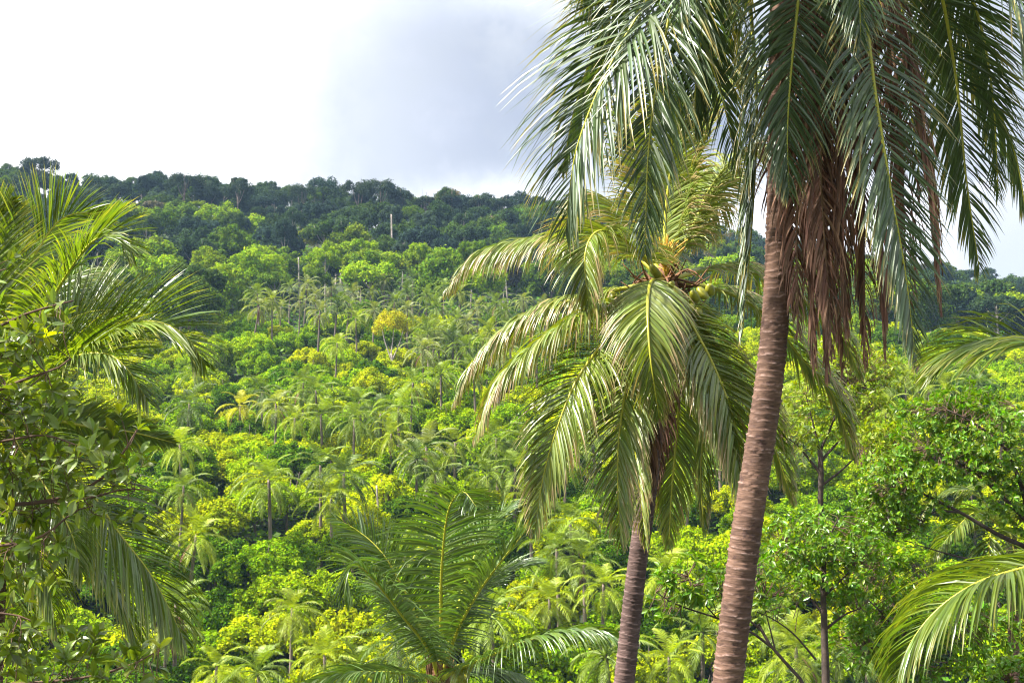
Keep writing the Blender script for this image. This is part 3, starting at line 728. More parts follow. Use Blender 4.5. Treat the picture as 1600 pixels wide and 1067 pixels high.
# ---- tall palm (crown above the picture)
D1 = 12.0
b1 = at(1120, 1200, D1); b1 = np.array([b1[0]-.35, b1[1], float(T(b1[0], D1))])
org = tuple(b1); tall = thing('tall_coconut_palm', 'tall coconut palm with thick ringed trunk and a hanging skirt of dead brown fronds', 'palm tree', org)
c1 = at(1228, -170, D1)
ringed_trunk([b1]+px_pts([(1122, 1250), (1137, 1067), (1165, 840), (1200, 610), (1213, 470), (1219, 300), (1221, 100), (1224, -60)], D1)+[c1], .165, .108, tall, org, seed=5)
F1 = dict(mat=M_tall, n=150, hw=.0150, rib=.024, rag=.25)
C = (1230, -175)
near_frond(tall, org, px_pts([C, (1130, -150, -.3), (1020, -10, -.7), (950, 110, -.8), (905, 220, -.8), (890, 300, -.7), (884, 365, -.6)], D1), ll=1.35, g=.8, twist=(25, 35), seed=sd(), **F1)
near_frond(tall, org, px_pts([C, (1100, -190, .2), (990, -60, .3), (935, 60, .3), (898, 170, .3), (880, 260, .3)], D1), ll=.95, g=.7, twist=(-30, -40), seed=sd(), **F1)
near_frond(tall, org, px_pts([C, (1150, -200, -.5), (1070, -60, -.9), (1030, 110, -1.0), (1013, 240, -1.0), (1008, 395, -1.0)], D1), ll=1.0, g=1.0, twist=(30, 40), seed=sd(), **F1)
near_frond(tall, org, px_pts([C, (1110, -240, .6), (1060, -150, 1.0), (1080, 0, 1.3), (1130, 160, 1.5), (1150, 260, 1.6)], D1), ll=1.0, g=.9, twist=(0, 10), seed=sd(), **F1)
near_frond(tall, org, px_pts([C, (1190, -190, .5), (1170, -60, .6), (1182, 150, .5), (1176, 330, .4), (1160, 520, .3)], D1), ll=.9, g=1.0, twist=(55, 60), seed=sd(), **F1)
near_frond(tall, org, px_pts([C, (1255, -110, -.7), (1247, 0, -.9), (1236, 110, -.95), (1230, 210, -.95), (1233, 300, -.9)], D1), ll=.95, g=.9, twist=(10, 25), seed=sd(), **F1)
near_frond(tall, org, px_pts([C, (1310, -120, -.6), (1348, 10, -.9), (1368, 150, -1.0), (1392, 300, -1.0), (1415, 430, -.95), (1430, 560, -.9)], D1), ll=1.0, g=.8, twist=(-15, -25), seed=sd(), **F1)
near_frond(tall, org, px_pts([C, (1370, -200, .1), (1455, -60, .3), (1492, 110, .5), (1510, 280, .5), (1530, 420, .5)], D1), ll=1.0, g=.7, twist=(20, 20), seed=sd(), **F1)
near_frond(tall, org, px_pts([C, (1400, -230, -.3), (1540, -100, -.5), (1600, 70, -.6), (1622, 220, -.6), (1628, 350, -.6)], D1), ll=1.15, g=.7, twist=(-20, -30), seed=sd(), **F1)
near_frond(tall, org, px_pts([C, (1360, -240, .6), (1440, -120, 1.0), (1500, 60, 1.3), (1580, 220, 1.4), (1610, 380, 1.4)], D1), ll=1.0, g=.8, twist=(0, -10), seed=sd(), **F1)
near_frond(tall, org, px_pts([C, (1330, -180, .8), (1400, -40, 1.1), (1420, 140, 1.2), (1440, 300, 1.2)], D1), ll=.95, g=.9, twist=(30, 30), seed=sd(), **F1)
near_frond(tall, org, px_pts([C, (1290, -220, -.9), (1330, -170, -1.7), (1340, -60, -2.2), (1345, 60, -2.3)], D1), ll=.95, g=.9, seed=sd(), **F1)
near_frond(tall, org, px_pts([C, (1180, -280, -.8), (1120, -230, -1.5), (1080, -110, -1.9), (1060, 30, -2.0)], D1), ll=.95, g=.9, seed=sd(), **F1)
near_frond(tall, org, px_pts([C, (1340, -230, .3), (1450, -130, .5), (1520, 0, .6), (1550, 140, .6), (1560, 300, .6)], D1), ll=.9, g=.8, twist=(10, 10), seed=sd(), **F1)
near_frond(tall, org, px_pts([C, (1120, -260, .1), (1000, -190, .2), (930, -60, .3), (960, 60, .3)], D1), ll=1.1, g=.8, twist=(0, 0), seed=sd(), **F1)
near_frond(tall, org, px_pts([C, (1180, -150, .8), (1120, -40, 1.2), (1090, 100, 1.4), (1085, 200, 1.4)], D1), ll=1.1, g=.8, twist=(0, 0), seed=sd(), **F1)
for k in range(7):                                                  # the young upright fronds above the frame
    a = k*.9; near_frond(tall, org, [c1, c1+np.array([math.cos(a)*.6, math.sin(a)*.6, 1.6]), c1+np.array([math.cos(a)*1.7, math.sin(a)*1.7, 2.5]), c1+np.array([math.cos(a)*3, math.sin(a)*3, 2.2])], ll=.95, g=.9, seed=sd(), **F1)
FD = dict(mat=M_dead, rmat=M_ribdead, n=115, ll=.78, hw=.015, g=2.3, rag=.45, ang=(60, 22), rib=.022, lift=0)
for pts in ([C, (1275, -100, -.3), (1262, 60, -.45), (1250, 220, -.4), (1245, 360, -.35), (1248, 515, -.3)],
            [C, (1290, -90, .1), (1300, 80, .1), (1290, 240, 0), (1285, 380, 0), (1292, 585, 0)],
            [C, (1300, -110, -.2), (1322, 60, -.3), (1318, 230, -.35), (1316, 370, -.3), (1322, 515, -.3)],
            [C, (1320, -100, .3), (1345, 60, .35), (1350, 220, .3), (1350, 370, .3), (1352, 565, .3)],
            [C, (1260, -80, .3), (1245, 90, .4), (1232, 230, .35), (1236, 350, .3), (1243, 485, .3)],
            [C, (1340, -110, -.1), (1395, 10, -.35), (1425, 150, -.5), (1450, 290, -.5), (1468, 475, -.45)],
            [C, (1320, -130, .4), (1378, 0, .5), (1405, 160, .5), (1412, 320, .45), (1418, 525, .45)],
            [C, (1280, -60, -.1), (1275, 100, -.1), (1268, 260, -.15), (1266, 400, -.15), (1270, 565, -.15)],
            [C, (1330, -90, -.2), (1352, 80, -.25), (1368, 240, -.25), (1376, 380, -.2), (1382, 545, -.2)],
            [C, (1270, -90, .5), (1282, 90, .55), (1310, 240, .5), (1308, 380, .5), (1318, 575, .5)],
            [C, (1285, -70, -.4), (1292, 110, -.5), (1282, 260, -.5), (1290, 400, -.45), (1300, 545, -.4)]):
    near_frond(tall, org, px_pts(pts, D1), name='dead_frond', seed=sd(), **FD)

# ---- middle coconut palm
D2 = 17.0
b2 = at(955, 1200, D2); b2 = np.array([b2[0]-.3, D2, float(T(b2[0], D2))]); org = tuple(b2)
mid = thing('coconut_palm', 'coconut palm in the middle carrying yellow-green coconuts and an orange flower stalk', 'palm tree', org)
c2 = at(1040, 440, D2)
ringed_trunk([b2]+px_pts([(958, 1200), (975, 1067), (990, 930), (1000, 850), (1010, 780), (1022, 680), (1034, 560)], D2)+[c2], .148, .115, mid, org, step=.075, seed=9, mat=M_trunk2)
F2 = dict(mat=M_mid, n=175, hw=.0165, rib=.030, rag=.18)
C = (1038, 438)
near_frond(mid, org, px_pts([C, (985, 395, .3), (920, 375, .6), (850, 374, .8), (790, 384, .9), (742, 405, .9), (700, 452, .8)], D2), ll=1.00, g=2.3, twist=(0, 10), seed=sd(), **F2)
near_frond(mid, org, px_pts([C, (1003, 400, -.5), (962, 366, -1.0), (930, 364, -1.3), (914, 402, -1.5), (920, 478, -1.5)], D2), ll=0.94, g=1.2, twist=(10, 15), seed=sd(), **F2)
near_frond(mid, org, px_pts([C, (958, 470, -.8), (898, 499, -1.2), (841, 536, -1.4), (789, 584, -1.5), (765, 628, -1.5), (745, 680, -1.4)], D2), ll=1.00, g=2.3, twist=(-10, -15), seed=sd(), **F2)
near_frond(mid, org, px_pts([C, (918, 463, .2), (853, 483, .3), (797, 515, .3), (745, 566, .3), (712, 625, .3)], D2), ll=0.94, g=2.3, twist=(0, 0), seed=sd(), **F2)
near_frond(mid, org, px_pts([C, (974, 499, -1.0), (930, 552, -1.5), (898, 600, -1.7), (868, 677, -1.8), (848, 750, -1.7), (836, 830, -1.6)], D2), ll=0.94, g=1.1, twist=(25, 20), seed=sd(), **F2)
near_frond(mid, org, px_pts([C, (1000, 520, -1.0), (980, 600, -1.3), (967, 688, -1.4), (966, 775, -1.4), (970, 848, -1.3)], D2), ll=0.94, g=1.0, twist=(5, -10), seed=sd(), **F2)
near_frond(mid, org, px_pts([C, (1018, 440, -1.1), (1012, 480, -1.9), (1015, 545, -2.2), (1022, 600, -2.2), (1030, 652, -2.1)], D2), ll=0.89, g=1.2, seed=sd(), B=np.array([1., 0, 0]), **F2)
near_frond(mid, org, px_pts([C, (1058, 471, -.7), (1085, 515, -1.1), (1115, 572, -1.3), (1143, 644, -1.4), (1158, 717, -1.4), (1165, 795, -1.3)], D2), ll=1.00, g=1.2, twist=(-5, -5), seed=sd(), **F2)
near_frond(mid, org, px_pts([C, (1055, 490, -.9), (1082, 545, -1.2), (1108, 600, -1.4), (1130, 670, -1.5), (1143, 745, -1.5)], D2), ll=0.94, g=1.3, twist=(15, 15), seed=sd(), **F2)
near_frond(mid, org, px_pts([C, (1085, 480, .4), (1123, 552, .6), (1165, 604, .7), (1200, 670, .7), (1238, 780, .6)], D2), ll=0.94, g=1.25, seed=sd(), **F2)
near_frond(mid, org, px_pts([C, (1130, 455, .3), (1200, 495, .5), (1250, 556, .6), (1300, 615, .6), (1334, 712, .5)], D2), ll=0.89, g=1.3, seed=sd(), **F2)
near_frond(mid, org, px_pts([C, (1130, 420, .9), (1215, 440, 1.3), (1270, 480, 1.5), (1315, 525, 1.5), (1345, 588, 1.4)], D2), ll=0.89, g=1.8, seed=sd(), **F2)
near_frond(mid, org, px_pts([C, (1062, 350, .1), (1090, 240, .2), (1130, 150, .3), (1175, 135, .4), (1230, 190, .5)], D2), ll=1.00, g=.9, seed=sd(), **F2)
near_frond(mid, org, px_pts([C, (1080, 360, .4), (1110, 295, .7), (1150, 250, .9), (1200, 250, 1.0), (1250, 300, 1.0)], D2), ll=1.00, g=1.2, seed=sd(), **F2)
near_frond(mid, org, px_pts([C, (1070, 330, .9), (1100, 280, 1.3), (1125, 290, 1.6), (1110, 340, 1.8), (1080, 385, 1.9)], D2), ll=0.94, g=1.3, seed=sd(), **F2)
near_frond(mid, org, px_pts([C, (1025, 350, .6), (1010, 260, 1.0), (985, 190, 1.2), (950, 180, 1.4), (920, 230, 1.5)], D2), ll=1.00, g=.9, seed=sd(), **F2)
near_frond(mid, org, px_pts([C, (1040, 340, .2), (1050, 230, .1), (1040, 160, -.1), (1020, 130, -.3)], D2), ll=0.94, g=.7, seed=sd(), **F2)
near_frond(mid, org, px_pts([C, (1000, 370, .8), (960, 320, 1.2), (920, 320, 1.5), (890, 360, 1.6)], D2), ll=0.94, g=1.4, seed=sd(), **F2)
near_frond(mid, org, px_pts([C, (1040, 500, .6), (1010, 620, .8), (1000, 720, .8), (1020, 800, .8)], D2), ll=.7, g=1.5, seed=sd(), **F2)
near_frond(mid, org, px_pts([C, (1060, 510, .7), (1060, 640, .9), (1050, 760, .9), (1045, 850, .8)], D2), ll=0.89, g=1.5, seed=sd(), **F2)
near_frond(mid, org, px_pts([C, (1075, 500, .2), (1100, 620, .3), (1095, 740, .3), (1100, 830, .2)], D2), ll=.7, g=1.5, seed=sd(), **F2)
near_frond(mid, org, px_pts([C, (1010, 520, -.2), (990, 640, -.4), (1000, 760, -.4), (1010, 850, -.4)], D2), ll=.7, g=1.4, seed=sd(), **F2)
for pts in ([C, (1030, 520, -.2), (1022, 620, -.25), (1018, 720, -.25), (1012, 790, -.2)], [C, (1048, 530, .2), (1040, 620, .25), (1032, 710, .2), (1025, 770, .2)]):
    near_frond(mid, org, px_pts(pts, D2), name='dead_frond', seed=sd(), **dict(FD, ll=.5))
for (px, py, dd) in [(960, 465, -.5), (980, 459, -.6), (972, 479, -.65), (1023, 424, -.5), (1056, 459, -.7), (1097, 458, -.5), (1109, 453, -.45), (1085, 463, -.6), (1091, 491, -.5), (1077, 483, -.65), (1003, 452, -.6), (1046, 448, -.6), (992, 472, -.5), (1068, 472, -.5), (1040, 476, -.3)]:
    nut(mid, org, at(px, py, D2+dd-.35), rng.uniform(.062, .078))
fl = MB()
for k in range(46):                                                 # branched flower stalk
    a = rng.uniform(-.55, .6); e = rng.uniform(.35, 1.0); b0 = at(1041, 432-rng.uniform(0, 22), D2-.35)
    P, _ = crom([b0, b0+np.array([a*.2*e, rng.uniform(-.1, .05), .22*e]), b0+np.array([a*.55*e, rng.uniform(-.2, .08), .42*e*(1-.3*abs(a))])], 7)
    fl.add(*tube(P, (.011+.006*(np.arange(7) % 2))*np.linspace(1, .6, 7), 5))
fl.build('flower_stalk', M_flower, mid, True, org)
mb = MB()
for k in range(60):
    a = rng.uniform(0, 6.28); p0 = c2+np.array([math.cos(a)*.1, math.sin(a)*.1, rng.uniform(-.55, .1)])
    P, _ = crom([p0, p0+np.array([math.cos(a)*.25, math.sin(a)*.25, rng.uniform(-.1, .25)]), p0+np.array([math.cos(a)*.5, math.sin(a)*.5, rng.uniform(-.35, .3)])], 6); mb.add(*tube(P, np.linspace(.022, .006, 6), 5))
P, _ = crom([c2+np.array([0, 0, -.8]), c2, c2+np.array([0, 0, .35])], 10); mb.add(*tube(P, [.12, .16, .2, .22, .22, .2, .17, .13, .09, .04], 10))
mb.build('fibre_sheath', M_fibre, mid, True, org)

# ---- young palm, bottom centre
D3 = 20.0
b3 = at(688, 1075, D3); z0 = float(T(b3[0], D3)); org = (b3[0], D3, z0)
yp = thing('young_coconut_palm', 'young palm with upright dark green fronds and brown fibrous base at the bottom centre', 'palm tree', org)
ringed_trunk([np.array(org), (np.array(org)+b3)/2, b3], .17, .15, yp, org, seed=12)
F3 = dict(mat=M_young, n=112, hw=.0185, rib=.032, rag=.12, start=.14)
C = (688, 1062)
near_frond(yp, org, px_pts([C, (689, 980, -.2), (690, 890, -.4), (700, 800, -.7), (722, 768, -1.0), (745, 792, -1.3)], D3), ll=1.2, g=.75, twist=(0, 0), ang=(90, 42), lift=0, vee=.1, seed=sd(), **F3)
near_frond(yp, org, px_pts([C, (708, 980, .2), (730, 900, .4), (760, 832, .6), (800, 790, .8)], D3), ll=1.15, g=.5, twist=(10, 10), ang=(78, 30), seed=sd(), **F3)
near_frond(yp, org, px_pts([C, (715, 985, -.3), (748, 925, -.5), (790, 868, -.7), (835, 812, -.8)], D3), ll=1.15, g=.6, twist=(-10, -10), ang=(78, 30), seed=sd(), **F3)
near_frond(yp, org, px_pts([C, (665, 1000, .3), (640, 940, .5), (600, 868, .6), (560, 830, .7), (520, 808, .7)], D3), ll=.95, g=.7, twist=(25, 25), ang=(75, 25), seed=sd(), **F3)
near_frond(yp, org, px_pts([C, (668, 1012, -.5), (632, 966, -.9), (592, 915, -1.2), (562, 885, -1.4), (542, 892, -1.5), (540, 940, -1.5)], D3), ll=1.0, g=1.0, twist=(10, 20), seed=sd(), **F3)
near_frond(yp, org, px_pts([C, (715, 1045, -.5), (762, 1026, -.9), (813, 1004, -1.2), (885, 986, -1.4), (940, 986, -1.5), (985, 1010, -1.5)], D3), ll=.95, g=1.7, twist=(0, 0), seed=sd(), **F3)
near_frond(yp, org, px_pts([C, (646, 1054, -.5), (600, 1050, -.9), (541, 1052, -1.2), (472, 1068, -1.4)], D3), ll=.8, g=1.2, seed=sd(), **F3)
near_frond(yp, org, px_pts([C, (705, 1000, .6), (730, 950, 1.0), (780, 900, 1.4), (840, 880, 1.7)], D3), ll=1.1, g=.7, twist=(20, 20), seed=sd(), **F3)
near_frond(yp, org, px_pts([C, (720, 1050, .6), (770, 1050, .9), (830, 1075, 1.1)], D3), ll=.9, g=1.2, seed=sd(), **F3)
mb = MB()
for k in range(40):
    a = rng.uniform(0, 6.28); q = rng.uniform(.06, .17); p0 = b3+np.array([math.cos(a)*q, math.sin(a)*q, -.3])
    P, _ = crom([p0, p0+np.array([math.cos(a)*.03, math.sin(a)*.03, .4]), p0+np.array([math.cos(a)*.09, math.sin(a)*.09, rng.uniform(.5, .95)])], 6); mb.add(*tube(P, np.linspace(.035, .008, 6), 5))
P, _ = crom([b3+np.array([0, 0, -.5]), b3+np.array([0, 0, .1]), b3+np.array([0, 0, .55])], 10); mb.add(*tube(P, [.17, .19, .2, .21, .2, .18, .15, .12, .09, .05], 10))
mb.build('fibre_sheath', M_fibre, yp, True, org)
for (px, py) in [(716, 1046), (726, 1052), (712, 1058), (731, 1043), (722, 1062)]: nut(yp, org, at(px, py, D3-.5), .085)

# ---- left palm
D4 = 13.0
c4 = at(-5, 640, D4); z0 = float(T(c4[0]-.3, D4)); org = (c4[0]-.3, D4, z0)
lp = thing('coconut_palm', 'palm at the left edge with sunlit arching fronds above and dark fronds hanging below', 'palm tree', org)
ringed_trunk([np.array(org), (np.array(org)+c4)/2+np.array([.1, 0, 0]), c4], .16, .12, lp, org, seed=21)
F4 = dict(mat=M_left, n=155, hw=.0145, rib=.022, rag=.12)
C = (-5, 640)
for pts, kw in (([C, (15, 520, .3), (45, 420, .4), (84, 354, .5), (118, 334, .5), (160, 336, .5)], dict(ll=1.0, g=.35, twist=(45, 55))),
                ([C, (40, 540, -.4), (85, 460, -.6), (132, 390, -.8), (160, 370, -.9), (185, 372, -.9), (208, 398, -.9)], dict(ll=.95, g=.45, twist=(-30, -35))),
                ([C, (40, 570, .3), (90, 512, .6), (140, 488, .8), (185, 488, .9), (222, 515, .9)], dict(ll=.95, g=.35, twist=(-50, -45))),
                ([C, (60, 590, -.6), (130, 545, -.9), (197, 510, -1.1), (245, 503, -1.2), (290, 525, -1.2), (320, 570, -1.2)], dict(ll=.95, g=.4, twist=(-38, -42))),
                ([C, (50, 600, -.9), (110, 560, -1.3), (165, 553, -1.5), (200, 578, -1.6), (230, 626, -1.6)], dict(ll=.9, g=.6, twist=(-30, -30))),
                ([C, (60, 650, .5), (124, 664, .7), (200, 674, .9), (273, 692, 1.0)], dict(ll=.45, g=.5, twist=(70, 80))),
                ([C, (70, 700, -.3), (135, 762, -.4), (185, 832, -.4), (240, 905, -.4), (288, 1000, -.4)], dict(ll=1.05, g=1.1, twist=(-20, -20))),
                ([C, (60, 740, .3), (125, 835, .4), (172, 905, .4), (200, 970, .4), (216, 1030, .4)], dict(ll=.95, g=1.1, twist=(-15, -15))),
                ([C, (20, 740, -.6), (55, 850, -.8), (76, 920, -.8), (88, 985, -.8)], dict(ll=.8, g=1.3, twist=(20, 20))),
                ([C, (-5, 740, .4), (10, 850, .5), (20, 950, .5), (40, 1040, .5)], dict(ll=.8, g=1.5)),
                ([C, (-10, 560, .5), (0, 460, .9), (22, 380, 1.0), (40, 330, 1.0)], dict(ll=.95, g=.2, twist=(80, 85))),
                ([C, (-15, 540, .0), (-30, 440, .1), (-20, 350, .2), (15, 310, .2)], dict(ll=.9, g=.3, twist=(60, 60))),
                ([C, (20, 560, 1.0), (60, 480, 1.6), (120, 430, 2.1), (180, 440, 2.4)], dict(ll=.8, g=.8)),
                ([C, (-80, 560, -.3), (-180, 520, -.5), (-280, 560, -.5)], dict(ll=.8, g=.9)),
                ([C, (-70, 620, -1.0), (-150, 640, -1.8), (-220, 740, -2.1)], dict(ll=.8, g=1.0)),
                ([C, (30, 700, -1.0), (70, 760, -1.4), (110, 830, -1.6), (128, 900, -1.6)], dict(ll=.75, g=1.4))):
    near_frond(lp, org, px_pts(pts, D4), seed=sd(), **dict(F4, **kw))

# ---- right palms
D5 = 10.0
c5 = at(1800, 800, D5); z0 = float(T(c5[0]+.2, D5)); org = (c5[0]+.2, D5, z0)
rp = thing('coconut_palm', 'palm beyond the right edge reaching two long arching fronds into the picture', 'palm tree', org)
ringed_trunk([np.array(org), (np.array(org)+c5)/2, c5], .16, .12, rp, org, seed=23)
C = (1800, 800)
F5 = dict(mat=M_left, n=125, hw=.014, rib=.017, rag=.08)
near_frond(rp, org, px_pts([C, (1700, 860, -.3), (1600, 887, -.5), (1528, 910, -.6), (1465, 952, -.6), (1420, 1010, -.6), (1395, 1080, -.5)], D5), ll=.85, g=1.5, twist=(0, 5), seed=sd(), **F5)
near_frond(rp, org, px_pts([C, (1740, 640, .1), (1660, 556, .3), (1600, 538, .4), (1545, 537, .5), (1495, 550, .6), (1455, 585, .6)], D5), ll=1.0, g=.9, twist=(22, 22), seed=sd(), **F5)
near_frond(rp, org, px_pts([C, (1830, 660, .1), (1900, 560, .3), (2000, 560, .4)], D5), ll=.8, g=1.0, seed=sd(), **F5)
near_frond(rp, org, px_pts([C, (1880, 780, .1), (2000, 800, .3), (2080, 900, .4)], D5), ll=.8, g=1.0, seed=sd(), **F5)
near_frond(rp, org, px_pts([C, (1800, 640, -.6), (1830, 560, -1.2), (1860, 580, -2)], D5), ll=.8, g=1.0, seed=sd(), **F5)
D6 = 30.5
c6 = at(1580, 835, D6); z0 = float(T(c6[0], D6)); org = (c6[0], D6, z0)
bp = thing('coconut_palm', 'small palm half hidden by leafy branches above the big lower right frond', 'palm tree', org)
ringed_trunk([np.array(org), (np.array(org)+c6)/2, c6], .15, .12, bp, org, seed=25)
C = (1580, 838)
F6 = dict(mat=M_left, n=80, hw=.028, rib=.025, rag=.12, ll=.8, g=1.2)
for pts in ([C, (1530, 800, -.6), (1490, 830, -1.1), (1450, 880, -1.3)], [C, (1550, 830, -.9), (1545, 890, -1.2), (1540, 960, -1.2)], [C, (1600, 790, -.5), (1640, 830, -.8), (1660, 900, -1)],
            [C, (1580, 840, -.9), (1592, 900, -1.2), (1600, 960, -1.2)], [C, (1520, 770, .3), (1470, 780, .6), (1430, 830, .8)], [C, (1570, 770, .3), (1530, 760, .6), (1480, 800, .8)]):
    near_frond(bp, org, px_pts(pts, D6), seed=sd(), **F6)

# ------------------------------------------------------------------ broadleaf trees near the camera
def sprays(limbs, blobs, leafL, ratio, mb, tw, per=9, twigr=.006, g=.5, flat=.35, seed=0, S=5, fold=.3, alt=None, altfrac=0, droop=0.0, tl=.5, ext=.9):
    """Leaf sprays filling ellipsoids: a twig from the nearest limb point to each spray, leaves whorled along its end."""
    q = np.random.default_rng(seed); LP = np.concatenate(limbs)
    prof = [.12, .75, 1.0, .72, .05] if S == 5 else [.15, .95, .85, .06]
    for (c, rad, cnt) in blobs:
        v = nrm(q.normal(size=(cnt, 3))); pts = c+v*rad*(q.random((cnt, 1))**(1/2.4))
        for p in pts:
            d2 = ((LP-p)**2).sum(1); j = int(np.argmin(d2+q.uniform(0, .02, len(d2)))); b = LP[j]
            out = nrm(nrm(p-b)+nrm(p-c)*.6+[0, 0, .35]+q.normal(size=3)*.3)
            ln = math.sqrt(d2[j])
            if ln > tl: b = p-nrm(p-b)*tl+q.normal(size=3)*.03
            P, _ = crom([b, (b+p)/2+q.normal(size=3)*.04*tl, p, p+out*leafL*ext], 7)
            if tw is not None: tw.add(*tube(P, np.linspace(twigr, twigr*.35, 7), 4))
            m = per+int(q.integers(-2, 3)); f = q.uniform(.25, 1, m)**.6
            a = np.arange(m)*2.4+q.uniform(0, 6)
            seg = P[3]+(P[-1]-P[3])*f[:, None]
            ax = nrm(P[-1]-P[3]); e1 = nrm(np.cross(ax, q.normal(size=3))); e2 = np.cross(ax, e1)
            d = nrm(ax*.55+(np.cos(a)[:, None]*e1+np.sin(a)[:, None]*e2)*q.uniform(.7, 1.1, (m, 1))+[0, 0, .1-droop])
            nn = nrm(np.array([0, 0, 1.])*flat+ax*.5+q.normal(size=(m, 3))*.35); Wv = np.cross(d, nn)
            tgt = alt if (alt is not None and q.random() < altfrac) else mb
            L = leafL*q.uniform(.55, 1.15, m)*(1.1-.35*f)
            blades(tgt, seg, d, Wv, L, L*ratio*.5*q.uniform(.85, 1.15, m), g*q.uniform(.3, 1.6, m), S, fold, prof)
def limb(mb, pts, r0, r1, n=16, sides=8):
    P, _ = crom(pts, n); mb.add(*tube(P, np.linspace(r0, r1, n), sides)); return P

# right slim tree
def leafy(name, lab, D, trunk, branches, blobs, mat, leafL, ratio, per=9, seed=0, bark=None, tl=.5, twigr=.007, droop=.25, S=4):
    bpt = px_pts([trunk[0][0]], D)[0]; z0 = float(T(bpt[0], D)); org = (bpt[0], D, z0)
    t = thing(name, lab, 'tree', org); mb = MB(); LM = []
    pts = px_pts(trunk[0], D)
    LM.append(limb(mb, [np.array(org)]+pts, trunk[1], trunk[2], 24, 9)[10:])
    mb.build('trunk', bark or M_bark, t, True, org)
    tw = MB()
    for bpts, r0, r1 in branches:
        bm = MB(); LM.append(limb(bm, px_pts(bpts, D), r0, r1, 14, 7)); bm.build('branch', bark or M_bark, t, True, org)
    cm = MB()
    sprays(LM, [(at(a, b, D+dd), np.array([rx, ry, rz])*D/FPX, cnt) for (a, b, dd, rx, ry, rz, cnt) in blobs], leafL, ratio, cm, tw, per, twigr, seed=seed, tl=tl, droop=droop, S=S)
    cr = cm.build('crown', mat, t, False, org); tw.build('twig', M_twig, cr, True, org)
    return t
leafy('broadleaf_tree', 'slim dark-trunked tree with small glossy drooping leaves right of the tall palm', 25,
      ([(1292, 1100), (1289, 1000), (1286, 930), (1288, 860)], .11, .05),
      [([(1287, 985), (1320, 960), (1345, 950)], .03, .012), ([(1287, 960), (1262, 930), (1240, 915)], .03, .012), ([(1288, 930), (1315, 905), (1340, 880)], .03, .012), ([(1287, 900), (1255, 870), (1225, 850)], .03, .012), ([(1288, 870), (1300, 830), (1310, 810)], .03, .01)],
      [(1285, 835, 0, 85, 85, 38, 120), (1240, 860, 0, 45, 60, 40, 60), (1345, 860, .2, 50, 60, 45, 80), (1290, 890, 0, 80, 80, 45, 130), (1330, 940, .4, 45, 50, 30, 40)],
      M_leafR, 0.162, .42, 10, 41, tl=.45)
leafy('broadleaf_tree', 'spreading tree with glossy green leaves filling the right edge above the hidden palm', 28,
      ([(1640, 1100), (1630, 950), (1615, 850), (1600, 760)], .16, .08),
      [([(1618, 860), (1560, 835), (1500, 800), (1440, 770), (1400, 750)], .06, .015), ([(1610, 820), (1560, 770), (1510, 730), (1450, 700)], .05, .015), ([(1600, 770), (1570, 700), (1520, 660), (1480, 640)], .05, .012),
       ([(1602, 780), (1610, 700), (1590, 640)], .05, .015), ([(1500, 800), (1460, 800), (1430, 830)], .03, .01), ([(1618, 890), (1560, 880), (1500, 870), (1430, 850)], .04, .01)],
      [(1560, 690, 0, 95, 60, 60, 210), (1460, 660, .5, 70, 50, 45, 130), (1480, 725, 0, 100, 60, 40, 190), (1400, 745, 0, 60, 60, 42, 130), (1590, 760, 0, 60, 60, 50, 110), (1520, 630, .5, 60, 40, 30, 80), (1420, 800, .3, 60, 60, 40, 110), (1370, 800, .5, 50, 50, 50, 80), (1590, 800, 0, 40, 50, 30, 40)],
      M_leafR, 0.168, .44, 10, 43, tl=.5)
leafy('broadleaf_tree', 'yellow-green tree with spreading dark branches behind the tall palm trunk', 34,
      ([(1290, 1100), (1286, 900), (1282, 790), (1283, 740), (1281, 700)], .13, .07),
      [([(1282, 740), (1250, 700), (1225, 680)], .045, .012), ([(1283, 720), (1310, 690), (1340, 660)], .045, .012), ([(1282, 760), (1320, 730), (1350, 700)], .04, .012), ([(1281, 705), (1270, 660), (1260, 620)], .04, .012), ([(1281, 705), (1305, 650), (1320, 600)], .04, .012)],
      [(1330, 600, 0, 75, 60, 50, 170), (1270, 640, 0, 60, 60, 50, 110), (1370, 570, 0, 35, 60, 30, 60), (1230, 690, 0, 50, 55, 40, 70), (1345, 670, .2, 60, 55, 45, 90), (1300, 560, .3, 50, 40, 30, 50)],
      M_leafY, .19, .38, 9, 45, tl=.6)
leafy('broadleaf_tree', 'dense dark tree with upright yellowish leaf tips left of the spreading tree', 30,
      ([(1400, 1100), (1395, 950), (1388, 800), (1385, 740)], .10, .05),
      [([(1388, 800), (1360, 760), (1345, 730)], .03, .01), ([(1388, 780), (1410, 740), (1415, 710)], .03, .01)],
      [(1385, 695, 0, 48, 38, 30, 90), (1390, 730, 0, 40, 40, 30, 50)], M_leafY, .2, .33, 10, 47, tl=.5, droop=-.2)
leafy('understorey_tree', 'dark bushy tree in the shade below the glossy-leaved tree at the lower right', 26,
      ([(1420, 1150), (1415, 1060), (1410, 980)], .08, .04),
      [([(1412, 1000), (1380, 960), (1350, 930)], .03, .01), ([(1412, 990), (1450, 950), (1480, 930)], .03, .01), ([(1413, 1020), (1380, 1010), (1345, 1015)], .03, .01)],
      [(1540, 1000, 1, 70, 50, 50, 120), (1400, 960, .3, 80, 90, 50, 190), (1440, 1030, .4, 70, 60, 45, 120), (1350, 1000, .3, 45, 70, 40, 90), (1390, 890, .5, 60, 40, 40, 90)], M_leafR, 0.180, .42, 10, 49, tl=.5)
